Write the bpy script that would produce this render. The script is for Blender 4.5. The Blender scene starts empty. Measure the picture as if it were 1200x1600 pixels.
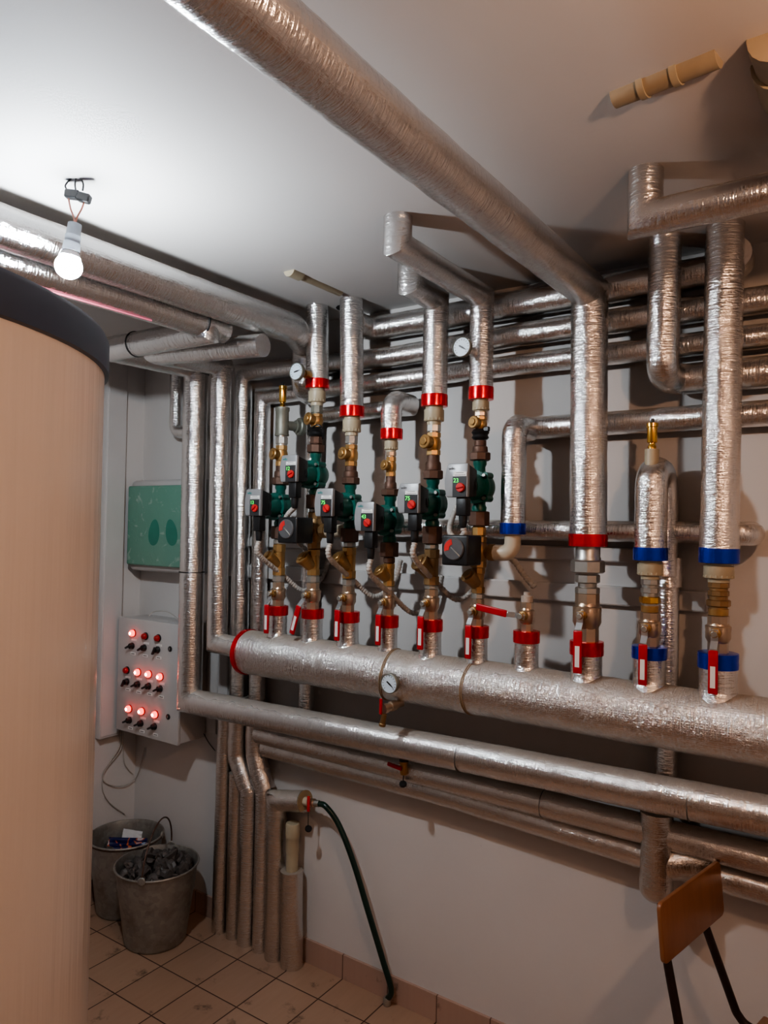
import bpy, bmesh, math, random
from math import sin, cos, pi, radians, sqrt
from mathutils import Vector as V, Matrix, Quaternion, noise

random.seed(7)
scene = bpy.context.scene
COL = scene.collection

# ------------------------------------------------------------------ camera (solved from the floor tiles and pipe runs)
CAM = V((2.88575, -2.20159, 1.67313))
CR = V((0.825508, 0.564077, 0.018792)); CU = V((-0.004425, -0.026827, 0.999630)); CF = V((-0.564373, 0.825286, 0.019650))
FPX = 1144.99
cam_data = bpy.data.cameras.new('camera'); cam = bpy.data.objects.new('camera', cam_data); COL.objects.link(cam)
cam_data.sensor_fit = 'HORIZONTAL'; cam_data.sensor_width = 36.0; cam_data.lens = FPX / 1200 * 36.0
cam_data.clip_start = 0.02; cam_data.clip_end = 60
m = Matrix.Identity(4)
for i in range(3):
    m[i][0] = CR[i]; m[i][1] = CU[i]; m[i][2] = -CF[i]; m[i][3] = CAM[i]
cam.matrix_world = m
scene.camera = cam

def at(px, py, ax, v):
    """world point seen at photo pixel (px,py) on the plane ax = v (used to survey the room from the photo)"""
    d = CF + CR * ((px - 600) / FPX) + CU * ((800 - py) / FPX)
    i = 'xyz'.index(ax)
    return CAM + d * ((v - CAM[i]) / d[i])
def pr(p):
    d = V(p) - CAM
    return 600 + FPX * d.dot(CR) / d.dot(CF), 800 - FPX * d.dot(CU) / d.dot(CF)

H = 2.464          # ceiling
YH = -0.17         # plane of the header and its risers
YW = -0.05         # plane of the pipes clipped to the wall
XMAX, YMIN = 3.95, -3.7
def zr(x, py, Y=YH):
    z = 1.5
    for _ in range(4):
        px, _y = pr((x, Y, z)); z = at(px, py, 'y', Y).z
    return z

# ------------------------------------------------------------------ materials
MATS = {}
def mat(name): 
    if name in MATS: return MATS[name], None, None
    mt = bpy.data.materials.new(name); mt.use_nodes = True
    MATS[name] = mt
    nt = mt.node_tree
    return mt, nt, nt.nodes['Principled BSDF']
def N(nt, t, **kw):
    n = nt.nodes.new(t)
    for k, v in kw.items():
        if k in n.inputs.keys(): n.inputs[k].default_value = v
        else: setattr(n, k, v)
    return n
def ramp(nt, src, a, b, ca=(0,0,0,1), cb=(1,1,1,1)):
    r = nt.nodes.new('ShaderNodeValToRGB'); e = r.color_ramp.elements
    e[0].position, e[1].position = a, b; e[0].color, e[1].color = ca, cb
    nt.links.new(src, r.inputs[0]); return r.outputs[0]
def mixc(nt, fac, a, b):
    n = nt.nodes.new('ShaderNodeMix'); n.data_type = 'RGBA'
    for s, i in ((fac, 0), (a, 6), (b, 7)):
        if hasattr(s, 'node'): nt.links.new(s, n.inputs[i])
        else: n.inputs[i].default_value = s
    return n.outputs[2]
def math_(nt, op, a, b=None):
    n = nt.nodes.new('ShaderNodeMath'); n.operation = op
    for i, s in enumerate((a, b)):
        if s is None: continue
        if hasattr(s, 'node'): nt.links.new(s, n.inputs[i])
        else: n.inputs[i].default_value = s
    return n.outputs[0]
def rgba(c): return (c[0], c[1], c[2], 1)
def simple(name, col, rough=.5, metal=0., var=.12, scale=30., bump=.0, emis=None, estr=0., coat=0.):
    mt, nt, b = mat(name)
    if nt is None: return mt
    b.inputs['Roughness'].default_value = rough; b.inputs['Metallic'].default_value = metal
    b.inputs['Coat Weight'].default_value = coat
    tc = N(nt, 'ShaderNodeTexCoord')
    nz = N(nt, 'ShaderNodeTexNoise', Scale=scale, Detail=4.0)
    nt.links.new(tc.outputs['Object'], nz.inputs['Vector'])
    c = mixc(nt, nz.outputs[0], rgba([x * (1 - var) for x in col]), rgba([min(1, x * (1 + var)) for x in col]))
    nt.links.new(c, b.inputs['Base Color'])
    if bump:
        bp = N(nt, 'ShaderNodeBump', Strength=bump, Distance=.002)
        nt.links.new(nz.outputs[0], bp.inputs['Height']); nt.links.new(bp.outputs[0], b.inputs['Normal'])
    if emis:
        if name in ('green_led', 'lit_lamp_core'): mt.cycles.emission_sampling = 'NONE'
        b.inputs['Emission Color'].default_value = rgba(emis); b.inputs['Emission Strength'].default_value = estr
    return mt

def foil(name, rough=.10, crinkle=.9, dust=1.0, tint=(.86, .86, .86), scrim=.35, rib=2.0):
    mt, nt, b = mat(name)
    L = nt.links.new
    tc = N(nt, 'ShaderNodeTexCoord')
    oi = N(nt, 'ShaderNodeObjectInfo')
    add = N(nt, 'ShaderNodeVectorMath', operation='ADD')
    L(tc.outputs['Object'], add.inputs[0]); L(oi.outputs['Random'], add.inputs[1])
    P = add.outputs[0]
    n1 = N(nt, 'ShaderNodeTexNoise', Scale=85.0, Detail=5.0, Roughness=.62, Distortion=1.2); L(P, n1.inputs['Vector'])
    n2 = N(nt, 'ShaderNodeTexNoise', Scale=14.0, Detail=3.0); L(P, n2.inputs['Vector'])
    vo = N(nt, 'ShaderNodeTexVoronoi', Scale=58.0, feature='DISTANCE_TO_EDGE'); 
    dv = N(nt, 'ShaderNodeVectorMath', operation='MULTIPLY_ADD'); L(n1.outputs['Color'], dv.inputs[0]); dv.inputs[1].default_value = (.02, .02, .02); L(P, dv.inputs[2])
    L(dv.outputs[0], vo.inputs['Vector'])
    # wrinkles running across the sheet (uv: u around, v along)
    mp = N(nt, 'ShaderNodeMapping'); mp.inputs['Scale'].default_value = (16, 150, 1); L(tc.outputs['UV'], mp.inputs['Vector'])
    n3 = N(nt, 'ShaderNodeTexNoise', Scale=1.0, Detail=3.0, Distortion=.8); L(mp.outputs[0], n3.inputs['Vector'])
    # reinforcing thread grid
    sp = N(nt, 'ShaderNodeSeparateXYZ'); L(tc.outputs['UV'], sp.inputs[0])
    def line(o):
        return ramp(nt, math_(nt, 'ABSOLUTE', math_(nt, 'SINE', math_(nt, 'MULTIPLY', o, pi / .006))), 0.0, .35, (1, 1, 1, 1), (0, 0, 0, 1))
    grid = math_(nt, 'MAXIMUM', line(sp.outputs[0]), line(sp.outputs[1]))
    amp = ramp(nt, n2.outputs[0], .35, .68)
    h = math_(nt, 'ADD', math_(nt, 'MULTIPLY', n1.outputs[0], .85), math_(nt, 'MULTIPLY', math_(nt, 'MULTIPLY', vo.outputs[0], amp), 1.6))
    h = math_(nt, 'ADD', h, math_(nt, 'MULTIPLY', n3.outputs[0], rib))
    n4 = N(nt, 'ShaderNodeTexNoise', Scale=24.0, Detail=2.0); L(P, n4.inputs['Vector'])
    h = math_(nt, 'ADD', h, math_(nt, 'MULTIPLY', n4.outputs[0], 1.1))
    h = math_(nt, 'ADD', h, math_(nt, 'MULTIPLY', grid, scrim * .3))
    bp = N(nt, 'ShaderNodeBump', Strength=crinkle, Distance=.0048); L(h, bp.inputs['Height']); L(bp.outputs[0], b.inputs['Normal'])
    # settled dust on upward faces
    ge = N(nt, 'ShaderNodeNewGeometry'); sn = N(nt, 'ShaderNodeSeparateXYZ'); L(ge.outputs['Normal'], sn.inputs[0])
    d = math_(nt, 'ADD', sn.outputs[2], math_(nt, 'MULTIPLY', math_(nt, 'SUBTRACT', n2.outputs[0], .5), .5))
    df = math_(nt, 'MULTIPLY', ramp(nt, d, .45, .95), dust)
    L(mixc(nt, df, rgba(tint), (.42, .36, .30, 1)), b.inputs['Base Color'])
    L(math_(nt, 'SUBTRACT', 1.0, math_(nt, 'MULTIPLY', df, .8)), b.inputs['Metallic'])
    rr = math_(nt, 'ADD', rough, math_(nt, 'MULTIPLY', n2.outputs[0], .10))
    L(math_(nt, 'ADD', rr, math_(nt, 'MULTIPLY', df, .35)), b.inputs['Roughness'])
    return mt

FOIL = foil('aluminium_foil', .085, .31, .75, (.80, .79, .78))
FOIL_BIG = foil('aluminium_foil_header', .11, .60, .95, (.80, .79, .78), rib=1.3)
FOIL_DULL = foil('aluminium_foil_scuffed', .17, .36, .9, (.74, .71, .68), rib=.8)
RED_TAPE = simple('red_foil_tape', (.74, .018, .026), .22, .7, .2, 60, .3)
BLUE_TAPE = simple('blue_foil_tape', (.012, .05, .55), .22, .75, .2, 60, .3)
BRASS = simple('dull_brass', (.50, .31, .13), .38, .85, .3, 25, .1)
BRASS_OLD = simple('darkened_brass', (.34, .21, .10), .45, .8, .35, 25, .15)
GOLD = simple('bright_brass', (.80, .48, .12), .2, 1., .15, 20)
NICKEL = simple('nickel_plated_brass', (.52, .40, .30), .33, .9, .2, 25)
STEEL = simple('galvanized_steel', (.47, .455, .42), .38, .9, .2, 40)
STEEL_LEVER = simple('zinc_lever_steel', (.62, .64, .66), .3, .9, .1, 40)
RUST = simple('dark_iron', (.13, .075, .055), .55, .55, .4, 30, .2)
GREYIRON = simple('grey_malleable_iron', (.26, .26, .22), .5, .6, .3, 30, .2)
GREEN = simple('green_pump_paint', (.005, .105, .08), .36, .0, .2, 30, .1)
PUMPGREY = simple('silver_grey_plastic', (.31, .315, .325), .38, .2, .05, 30)
BLACK = simple('black_plastic', (.012, .012, .013), .42, 0, .3, 30)
DARKPANEL = simple('dark_grey_panel', (.035, .035, .038), .35, 0, .2, 30)
DIALGREY = simple('dial_grey_plastic', (.10, .10, .105), .4, 0, .1, 30)
REDPLASTIC = simple('red_plastic', (.62, .035, .03), .35, 0, .1, 30)
LEVERRED = simple('red_vinyl_sleeve', (.47, .012, .02), .35, 0, .15, 30)
WHITE = simple('white_sticker', (.86, .85, .83), .5, 0, .03, 30)
INK = simple('grey_ink', (.12, .12, .12), .6, 0, .1, 30)
TEAL = simple('teal_ink', (.02, .28, .27), .5, 0, .1, 30)
LED = simple('green_led', (.02, .5, .05), .5, 0, .0, 10, 0, (.04, 1, .10), 1.3)
PPR = simple('beige_green_polypropylene', (.47, .405, .285), .4, 0, .08, 25)
PPR_W = simple('cream_polypropylene', (.60, .52, .40), .4, 0, .1, 25)
DIALWHITE = simple('dial_white', (.70, .82, .92), .35, 0, .03, 20)
CABLE = simple('grey_white_cable', (.50, .46, .42), .5, 0, .1, 30)
HOSE = simple('dark_green_hose', (.006, .028, .02), .3, 0, .2, 30)
PVC = simple('white_trunking', (.62, .60, .59), .45, 0, .05, 10)
PANELGREY = simple('light_grey_enamel', (.56, .54, .53), .4, 0, .04, 15)
LIDBLUE = simple('dark_slate_plastic', (.045, .066, .115), .36, 0, .15, 8)
WIRE = simple('copper_brown_wire', (.35, .12, .08), .45, 0, .1, 30)
SOCKET = simple('grey_socket_plastic', (.30, .33, .37), .45, 0, .1, 30)
FOAM = simple('tan_foam', (.36, .26, .15), .8, 0, .2, 60, .3)
COAL = simple('coal', (.085, .075, .07), .42, 0, .6, 40, .6)
CHAIRWOOD_DARK = simple('chair_tube_paint', (.03, .016, .014), .4, .3, .2, 30)
CARD = simple('white_card', (.60, .60, .60), .6, 0, .05, 30)
PINK = simple('pink_red_tape', (.50, .12, .16), .4, 0, .1, 30)
PPR_C = simple('yellowed_polypropylene', (.40, .33, .23), .45, 0, .15, 25)
STRING = simple('twine', (.36, .25, .15), .8, 0, .2, 60)
LAMP_OFF = simple('unlit_red_lens', (.45, .02, .02), .3, 0, .1, 30)
LAMP_ON = simple('lit_red_lens', (.9, .1, .06), .3, 0, .0, 30, 0, (1, .03, .02), 5.0)
LAMP_CORE = simple('lit_lamp_core', (1, .8, .6), .3, 0, .0, 30, 0, (1, .66, .42), 26.)
BULB_COOL = simple('cool_white_bulb', (1, 1, 1), .3, 0, .0, 30, 0, (.86, .94, 1.0), 900.)
BULB_WARM = simple('warm_white_bulb', (1, .9, .7), .3, 0, .0, 30, 0, (1.0, .585, .36), 530.)
BULB_BASE = simple('bulb_collar', (.75, .76, .78), .4, 0, .03, 30)
HOLE_DARK = simple('painted_void', (.008, .007, .006), .9, 0, .3, 30)  # darkness inside the ceiling hole, put in as colour
PLASTER_PATCH = simple('rough_plaster', (.50, .42, .36), .85, 0, .25, 60, .6)

def wall_mat(name, col, spot=.0):
    mt, nt, b = mat(name); L = nt.links.new
    tc = N(nt, 'ShaderNodeTexCoord')
    n1 = N(nt, 'ShaderNodeTexNoise', Scale=1.6, Detail=5.0); L(tc.outputs['Object'], n1.inputs['Vector'])
    n2 = N(nt, 'ShaderNodeTexNoise', Scale=90.0, Detail=4.0); L(tc.outputs['Object'], n2.inputs['Vector'])
    c = mixc(nt, ramp(nt, n1.outputs[0], .3, .7), rgba([x * .94 for x in col]), rgba(col))
    if spot:
        n3 = N(nt, 'ShaderNodeTexNoise', Scale=26.0, Detail=6.0, Roughness=.7); L(tc.outputs['Object'], n3.inputs['Vector'])
        c = mixc(nt, math_(nt, 'MULTIPLY', ramp(nt, n3.outputs[0], .70, .78), spot), c, (.16, .10, .07, 1))
    L(c, b.inputs['Base Color']); b.inputs['Roughness'].default_value = .75
    bp = N(nt, 'ShaderNodeBump', Strength=.12, Distance=.002); L(n2.outputs[0], bp.inputs['Height']); L(bp.outputs[0], b.inputs['Normal'])
    return mt
WALL = wall_mat('white_plaster_wall', (.70, .67, .65), .5)
CEIL = wall_mat('white_plaster_ceiling', (.74, .71, .69))

def tile_mat(name, ca, cb, grout, gw, vert=False):
    mt, nt, b = mat(name); L = nt.links.new
    tc = N(nt, 'ShaderNodeTexCoord'); sp = N(nt, 'ShaderNodeSeparateXYZ'); L(tc.outputs['Object'], sp.inputs[0])
    def cell(o, off):
        return math_(nt, 'DIVIDE', math_(nt, 'SUBTRACT', o, off), .2)
    def edge(c):
        f = math_(nt, 'FRACT', math_(nt, 'ADD', c, 50.0))
        return math_(nt, 'MINIMUM', f, math_(nt, 'SUBTRACT', 1.0, f))
    cx = cell(sp.outputs[0], .04); cy = cell(sp.outputs[1], -.15026)
    if vert == 'x': g = edge(cx)
    elif vert == 'y': g = edge(cy)
    else: g = math_(nt, 'MINIMUM', edge(cx), edge(cy))
    gm = ramp(nt, g, gw * .6, gw * 1.3, (1, 1, 1, 1), (0, 0, 0, 1))
    cmb = N(nt, 'ShaderNodeCombineXYZ'); L(math_(nt, 'FLOOR', cx), cmb.inputs[0]); L(math_(nt, 'FLOOR', cy), cmb.inputs[1])
    wn = N(nt, 'ShaderNodeTexWhiteNoise', noise_dimensions='3D'); L(cmb.outputs[0], wn.inputs['Vector'])
    mp = N(nt, 'ShaderNodeMapping'); mp.inputs['Scale'].default_value = (60, 6, 1) ; L(tc.outputs['Object'], mp.inputs['Vector'])
    n1 = N(nt, 'ShaderNodeTexNoise', Scale=1.0, Detail=4.0); L(mp.outputs[0], n1.inputs['Vector'])
    n2 = N(nt, 'ShaderNodeTexNoise', Scale=9.0, Detail=6.0, Roughness=.68); L(tc.outputs['Object'], n2.inputs['Vector'])
    f = math_(nt, 'ADD', math_(nt, 'MULTIPLY', wn.outputs['Value'], .5), math_(nt, 'MULTIPLY', n1.outputs[0], .6))
    c = mixc(nt, f, rgba(ca), rgba(cb))
    c = mixc(nt, math_(nt, 'MULTIPLY', ramp(nt, n2.outputs[0], .60, .72), .85), c, (.05, .03, .02, 1))
    c = mixc(nt, gm, c, rgba(grout))
    L(c, b.inputs['Base Color'])
    L(math_(nt, 'ADD', .38, math_(nt, 'MULTIPLY', gm, .4)), b.inputs['Roughness'])
    bp = N(nt, 'ShaderNodeBump', Strength=.4, Distance=.002); L(math_(nt, 'SUBTRACT', 1.0, gm), bp.inputs['Height']); L(bp.outputs[0], b.inputs['Normal'])
    return mt
TILE = tile_mat('floor_tiles', (.35, .215, .145), (.45, .295, .205), (.06, .026, .016), .012)
SKIRT_X = tile_mat('skirting_tiles_along', (.43, .28, .22), (.50, .34, .27), (.14, .07, .05), .010, 'x')
SKIRT_Y = tile_mat('skirting_tiles_side', (.43, .28, .22), (.50, .34, .27), (.14, .07, .05), .010, 'y')

def tank_mat():
    mt, nt, b = mat('cream_vinyl_jacket'); L = nt.links.new
    tc = N(nt, 'ShaderNodeTexCoord')
    mp = N(nt, 'ShaderNodeMapping'); mp.inputs['Scale'].default_value = (95, 1.1, 1); L(tc.outputs['UV'], mp.inputs['Vector'])
    n = N(nt, 'ShaderNodeTexNoise', Scale=1.0, Detail=3.0); L(mp.outputs[0], n.inputs['Vector'])
    n2 = N(nt, 'ShaderNodeTexNoise', Scale=3.0, Detail=3.0); L(tc.outputs['Object'], n2.inputs['Vector'])
    sp = N(nt, 'ShaderNodeSeparateXYZ'); L(tc.outputs['Object'], sp.inputs[0])
    up = ramp(nt, sp.outputs[2], .9, 1.9)
    L(mixc(nt, n2.outputs[0], (.68, .635, .61, 1), (.73, .685, .655, 1)), b.inputs['Base Color'])
    b.inputs['Roughness'].default_value = .24
    bp = N(nt, 'ShaderNodeBump', Strength=.55, Distance=.006)
    L(math_(nt, 'MULTIPLY', n.outputs[0], up), bp.inputs['Height']); L(bp.outputs[0], b.inputs['Normal'])
    return mt
TANK = tank_mat()

def galv_mat():
    mt, nt, b = mat('galvanized_bucket'); L = nt.links.new
    tc = N(nt, 'ShaderNodeTexCoord')
    vo = N(nt, 'ShaderNodeTexVoronoi', Scale=60.0); L(tc.outputs['Object'], vo.inputs['Vector'])
    n = N(nt, 'ShaderNodeTexNoise', Scale=12.0, Detail=6.0); L(tc.outputs['Object'], n.inputs['Vector'])
    c = mixc(nt, vo.outputs['Color'], (.30, .29, .27, 1), (.40, .39, .36, 1))
    c = mixc(nt, math_(nt, 'MULTIPLY', ramp(nt, n.outputs[0], .45, .75), .55), c, (.16, .11, .075, 1))
    L(c, b.inputs['Base Color']); b.inputs['Metallic'].default_value = .6; b.inputs['Roughness'].default_value = .5
    return mt
GALV = galv_mat()

def wood_mat():
    mt, nt, b = mat('varnished_plywood'); L = nt.links.new
    tc = N(nt, 'ShaderNodeTexCoord')
    mp = N(nt, 'ShaderNodeMapping'); mp.inputs['Scale'].default_value = (40, 40, 5); L(tc.outputs['Object'], mp.inputs['Vector'])
    n = N(nt, 'ShaderNodeTexNoise', Scale=1.0, Detail=5.0); L(mp.outputs[0], n.inputs['Vector'])
    mp2 = N(nt, 'ShaderNodeMapping'); mp2.inputs['Scale'].default_value = (150, 150, 14); L(tc.outputs['Object'], mp2.inputs['Vector'])
    n2 = N(nt, 'ShaderNodeTexNoise', Scale=1.0, Detail=2.0); L(mp2.outputs[0], n2.inputs['Vector'])
    c = mixc(nt, n.outputs[0], (.20, .075, .03, 1), (.36, .16, .07, 1))
    c = mixc(nt, math_(nt, 'MULTIPLY', ramp(nt, n2.outputs[0], .70, .76), .5), c, (.55, .36, .2, 1))
    L(c, b.inputs['Base Color']); b.inputs['Roughness'].default_value = .35
    return mt
WOOD = wood_mat()

def film_mat():
    mt, nt, b = mat('green_box_film'); L = nt.links.new
    tc = N(nt, 'ShaderNodeTexCoord')
    n = N(nt, 'ShaderNodeTexNoise', Scale=9.0, Detail=6.0, Distortion=2.5); L(tc.outputs['Object'], n.inputs['Vector'])
    n2 = N(nt, 'ShaderNodeTexNoise', Scale=3.0, Detail=3.0); L(tc.outputs['Object'], n2.inputs['Vector'])
    c = mixc(nt, n2.outputs[0], (.10, .30, .22, 1), (.20, .38, .30, 1))
    c = mixc(nt, math_(nt, 'MULTIPLY', ramp(nt, n.outputs[0], .58, .64), .35), c, (.5, .58, .53, 1))
    L(c, b.inputs['Base Color']); b.inputs['Roughness'].default_value = .25
    bp = N(nt, 'ShaderNodeBump', Strength=.5, Distance=.008); L(n.outputs[0], bp.inputs['Height']); L(bp.outputs[0], b.inputs['Normal'])
    return mt
FILM = film_mat()
FILM_DARK = simple('dark_green_window', (.03, .22, .16), .25, 0, .2, 20, .2)

def wrapper_mat():
    mt, nt, b = mat('blue_orange_wrapper'); L = nt.links.new
    tc = N(nt, 'ShaderNodeTexCoord')
    n = N(nt, 'ShaderNodeTexNoise', Scale=22.0, Detail=2.0, Distortion=1.5); L(tc.outputs['Object'], n.inputs['Vector'])
    c = mixc(nt, ramp(nt, n.outputs[0], .50, .54), (.012, .016, .09, 1), (.55, .14, .06, 1))
    c = mixc(nt, ramp(nt, n.outputs[0], .60, .63), c, (.55, .55, .6, 1))
    L(c, b.inputs['Base Color']); b.inputs['Roughness'].default_value = .3
    return mt
WRAPPER = wrapper_mat()

# ------------------------------------------------------------------ mesh builder (world coordinates)
class MB:
    def __init__(s): s.v = []; s.f = []; s.uv = {}
    def quad(s, a, b, c, d): s.f.append((a, b, c, d))
    # sweep a circle along a polyline; bend: centre-line fillet radius at corners (0 = mitred)
    def tube(s, pts, R, bend=0., seg=24, step=.015, wob=0., caps=True, rfun=None, soft=0.0):
        pts = [V(p) for p in pts]
        st = []     # (centre, tangent, mitre_normal or None)
        n = len(pts)
        dirs = [(pts[i + 1] - pts[i]).normalized() for i in range(n - 1)]
        def trim(i):
            if i in (0, n - 1): return 0.
            a = dirs[i - 1].angle(dirs[i], 0)
            return (bend if bend > 0 else R) * math.tan(a / 2) + (0 if bend > 0 else .003)
        for i in range(n - 1):
            a, b = pts[i], pts[i + 1]; L = (b - a).length
            t0, t1 = trim(i), trim(i + 1)
            if t0 + t1 > L * .999:
                k = L * .999 / (t0 + t1); t0 *= k; t1 *= k
            s0, s1 = a + dirs[i] * t0, b - dirs[i] * t1
            k = max(1, int((s1 - s0).length / step))
            for j in range(k + 1): st.append((s0.lerp(s1, j / k), dirs[i], None))
            if i < n - 2:
                a2 = dirs[i].angle(dirs[i + 1], 0)
                if a2 > 1e-3:
                    if bend > 0:
                        q = dirs[i].rotation_difference(dirs[i + 1]); ax = q.axis
                        c0 = s1; rad = (b - s1).length / math.tan(a2 / 2)
                        perp = (dirs[i + 1] - dirs[i] * dirs[i + 1].dot(dirs[i])).normalized()
                        ctr = c0 + perp * rad
                        m_ = max(3, int(a2 / .16))
                        for j in range(1, m_):
                            qq = Quaternion(ax, a2 * j / m_)
                            st.append((ctr + qq @ (c0 - ctr), qq @ dirs[i], None))
                    else:
                        st.append((b, dirs[i], (dirs[i] + dirs[i + 1]).normalized()))
        d0 = st[0][1]
        up = V((0, 0, 1)) if abs(d0.z) < .9 else V((0, -1, 0))
        e1 = (up - d0 * up.dot(d0)).normalized(); prev = d0
        base = len(s.v); ln = 0.; pc = st[0][0]
        off = random.random() * 50
        lens = []
        for k, (c, t, mn) in enumerate(st):
            if prev.angle(t, 0) > 1e-6:
                e1 = prev.rotation_difference(t) @ e1; prev = t
            e2 = t.cross(e1)
            ln += (c - pc).length; pc = c; lens.append(ln)
            r0 = R if rfun is None else rfun(ln)
            for j in range(seg):
                a = 2 * pi * j / seg
                w = e1 * cos(a) + e2 * sin(a)
                rr = r0
                if wob:
                    rr *= 1 + wob * (noise.noise((c + w * R) * 16 + V((off, 0, 0))) + .5 * noise.noise((c + w * R) * 50 + V((0, off, 0))))
                p = w * rr
                if mn is not None: p = p - t * (p.dot(mn) / t.dot(mn))
                s.v.append(c + p)
        for k in range(len(st) - 1):
            for j in range(seg):
                j2 = (j + 1) % seg
                f = (base + k * seg + j, base + k * seg + j2, base + (k + 1) * seg + j2, base + (k + 1) * seg + j)
                s.uv[len(s.f)] = [(2 * pi * R * j / seg, lens[k]), (2 * pi * R * (j + 1) / seg, lens[k]), (2 * pi * R * (j + 1) / seg, lens[k + 1]), (2 * pi * R * j / seg, lens[k + 1])]
                s.f.append(f)
        if caps:
            for k, flip in ((0, True), (len(st) - 1, False)):
                c = len(s.v); s.v.append(st[k][0].copy())
                for j in range(seg):
                    j2 = (j + 1) % seg; a, b = base + k * seg + j, base + k * seg + j2
                    s.f.append((c, b, a) if flip else (c, a, b))
        return s
    # profile [(r, h)] revolved round axis
    def lathe(s, prof, o, axis=(0, 0, 1), seg=24, rot=0., uvs=None):
        o = V(o); t = V(axis).normalized()
        up = V((0, 0, 1)) if abs(t.z) < .9 else V((0, -1, 0))
        e1 = (up - t * up.dot(t)).normalized(); e2 = t.cross(e1)
        base = len(s.v)
        for r, h in prof:
            for j in range(seg):
                a = 2 * pi * j / seg + rot
                s.v.append(o + t * h + (e1 * cos(a) + e2 * sin(a)) * max(r, 1e-5))
        for k in range(len(prof) - 1):
            for j in range(seg):
                j2 = (j + 1) % seg
                s.uv[len(s.f)] = [(j / seg, prof[k][1]), ((j + 1) / seg, prof[k][1]), ((j + 1) / seg, prof[k + 1][1]), (j / seg, prof[k + 1][1])]
                s.f.append((base + k * seg + j, base + k * seg + j2, base + (k + 1) * seg + j2, base + (k + 1) * seg + j))
        s.f.append(tuple(base + j for j in reversed(range(seg))))
        s.f.append(tuple(base + (len(prof) - 1) * seg + j for j in range(seg)))
        return s
    def hexa(s, r, h0, h1, o, axis=(0, 0, 1), n=6, rot=.3, ch=.12):
        c = r * ch
        return s.lathe([(r - c, h0), (r, h0 + c * .7), (r, h1 - c * .7), (r - c, h1)], o, axis, n, rot)
    def box(s, c, size, ax=None, bevel=.0, seg=2):
        bm = bmesh.new(); bmesh.ops.create_cube(bm, size=1.)
        for v in bm.verts: v.co = V((v.co.x * size[0], v.co.y * size[1], v.co.z * size[2]))
        if bevel: bmesh.ops.bevel(bm, geom=list(bm.edges), offset=bevel, segments=seg, affect='EDGES', profile=.5)
        M = Matrix.Identity(3) if ax is None else Matrix(ax).transposed()
        b0 = len(s.v); bm.verts.index_update()
        for v in bm.verts: s.v.append(M @ v.co + V(c))
        for f in bm.faces: s.f.append(tuple(b0 + v.index for v in f.verts))
        bm.free(); return s
    # outline polygon [(a,b)] in plane (e1,e2) at o, extruded along e1 x e2 by d
    def prism(s, poly, o, e1, e2, d, bevel=0.):
        bm = bmesh.new(); o, e1, e2 = V(o), V(e1).normalized(), V(e2).normalized(); n = e1.cross(e2)
        vs = [bm.verts.new(o + e1 * a + e2 * b) for a, b in poly]
        f = bm.faces.new(vs)
        r = bmesh.ops.extrude_face_region(bm, geom=[f])
        bmesh.ops.translate(bm, verts=[g for g in r['geom'] if isinstance(g, bmesh.types.BMVert)], vec=n * d)
        bmesh.ops.recalc_face_normals(bm, faces=bm.faces[:])
        if bevel: bmesh.ops.bevel(bm, geom=list(bm.edges), offset=bevel, segments=2, affect='EDGES', profile=.5, clamp_overlap=True)
        b0 = len(s.v); bm.verts.index_update()
        for v in bm.verts: s.v.append(v.co.copy())
        for f in bm.faces: s.f.append(tuple(b0 + v.index for v in f.verts))
        bm.free(); return s
    def blob(s, c, size, amp=.25, fr=3., sub=2, flat=False, rot=None):
        bm = bmesh.new(); bmesh.ops.create_icosphere(bm, subdivisions=sub, radius=1.)
        o = V((random.random() * 90, random.random() * 90, random.random() * 90))
        R = Quaternion((random.gauss(0, 1), random.gauss(0, 1), random.gauss(0, 1), random.gauss(0, 1))).normalized() if rot is None else rot
        b0 = len(s.v); bm.verts.index_update()
        for v in bm.verts:
            d = v.co.normalized(); k = 1 + amp * noise.noise(d * fr * .5 + o) * 1.6
            s.v.append(R @ V((d.x * k * size[0], d.y * k * size[1], d.z * k * size[2])) + V(c))
        for f in bm.faces: s.f.append(tuple(b0 + v.index for v in f.verts))
        bm.free(); return s

LOC = {}
def tag(o, label=None, cat=None, group=None, kind=None):
    if label: o['label'] = label
    if cat: o['category'] = cat
    if group: o['group'] = group
    if kind: o['kind'] = kind
    return o
def empty(name, loc, label, cat, group=None):
    o = bpy.data.objects.new(name, None); COL.objects.link(o); o.location = loc; o.empty_display_size = .02
    LOC[o.name] = V(loc); return tag(o, label, cat, group)
def build(mb, name, mt, parent=None, loc=None, sharp=38, smooth=True):
    root = LOC[parent.name] if parent is not None else (V(loc) if loc is not None else V((0, 0, 0)))
    me = bpy.data.meshes.new(name)
    me.from_pydata([v - root for v in mb.v], [], mb.f)
    uvl = me.uv_layers.new(name='uv')
    if mb.uv:
        for i, p in enumerate(me.polygons):
            if i in mb.uv:
                for li, c in zip(p.loop_indices, mb.uv[i]): uvl.data[li].uv = c
    me.materials.append(mt)
    if smooth:
        for p in me.polygons: p.use_smooth = True
        me.set_sharp_from_angle(angle=radians(sharp))
    me.update()
    o = bpy.data.objects.new(name, me); COL.objects.link(o)
    if parent is not None: o.parent = parent
    else: o.location = root
    LOC[o.name] = root
    return o
def top(mb, name, mt, label, cat, loc, group=None, sharp=38, smooth=True):
    return tag(build(mb, name, mt, None, loc, sharp, smooth), label, cat, group)
def struct(mb, name, mt, loc=(0, 0, 0), smooth=False):
    return tag(build(mb, name, mt, None, loc, smooth=smooth), kind='structure')
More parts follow.
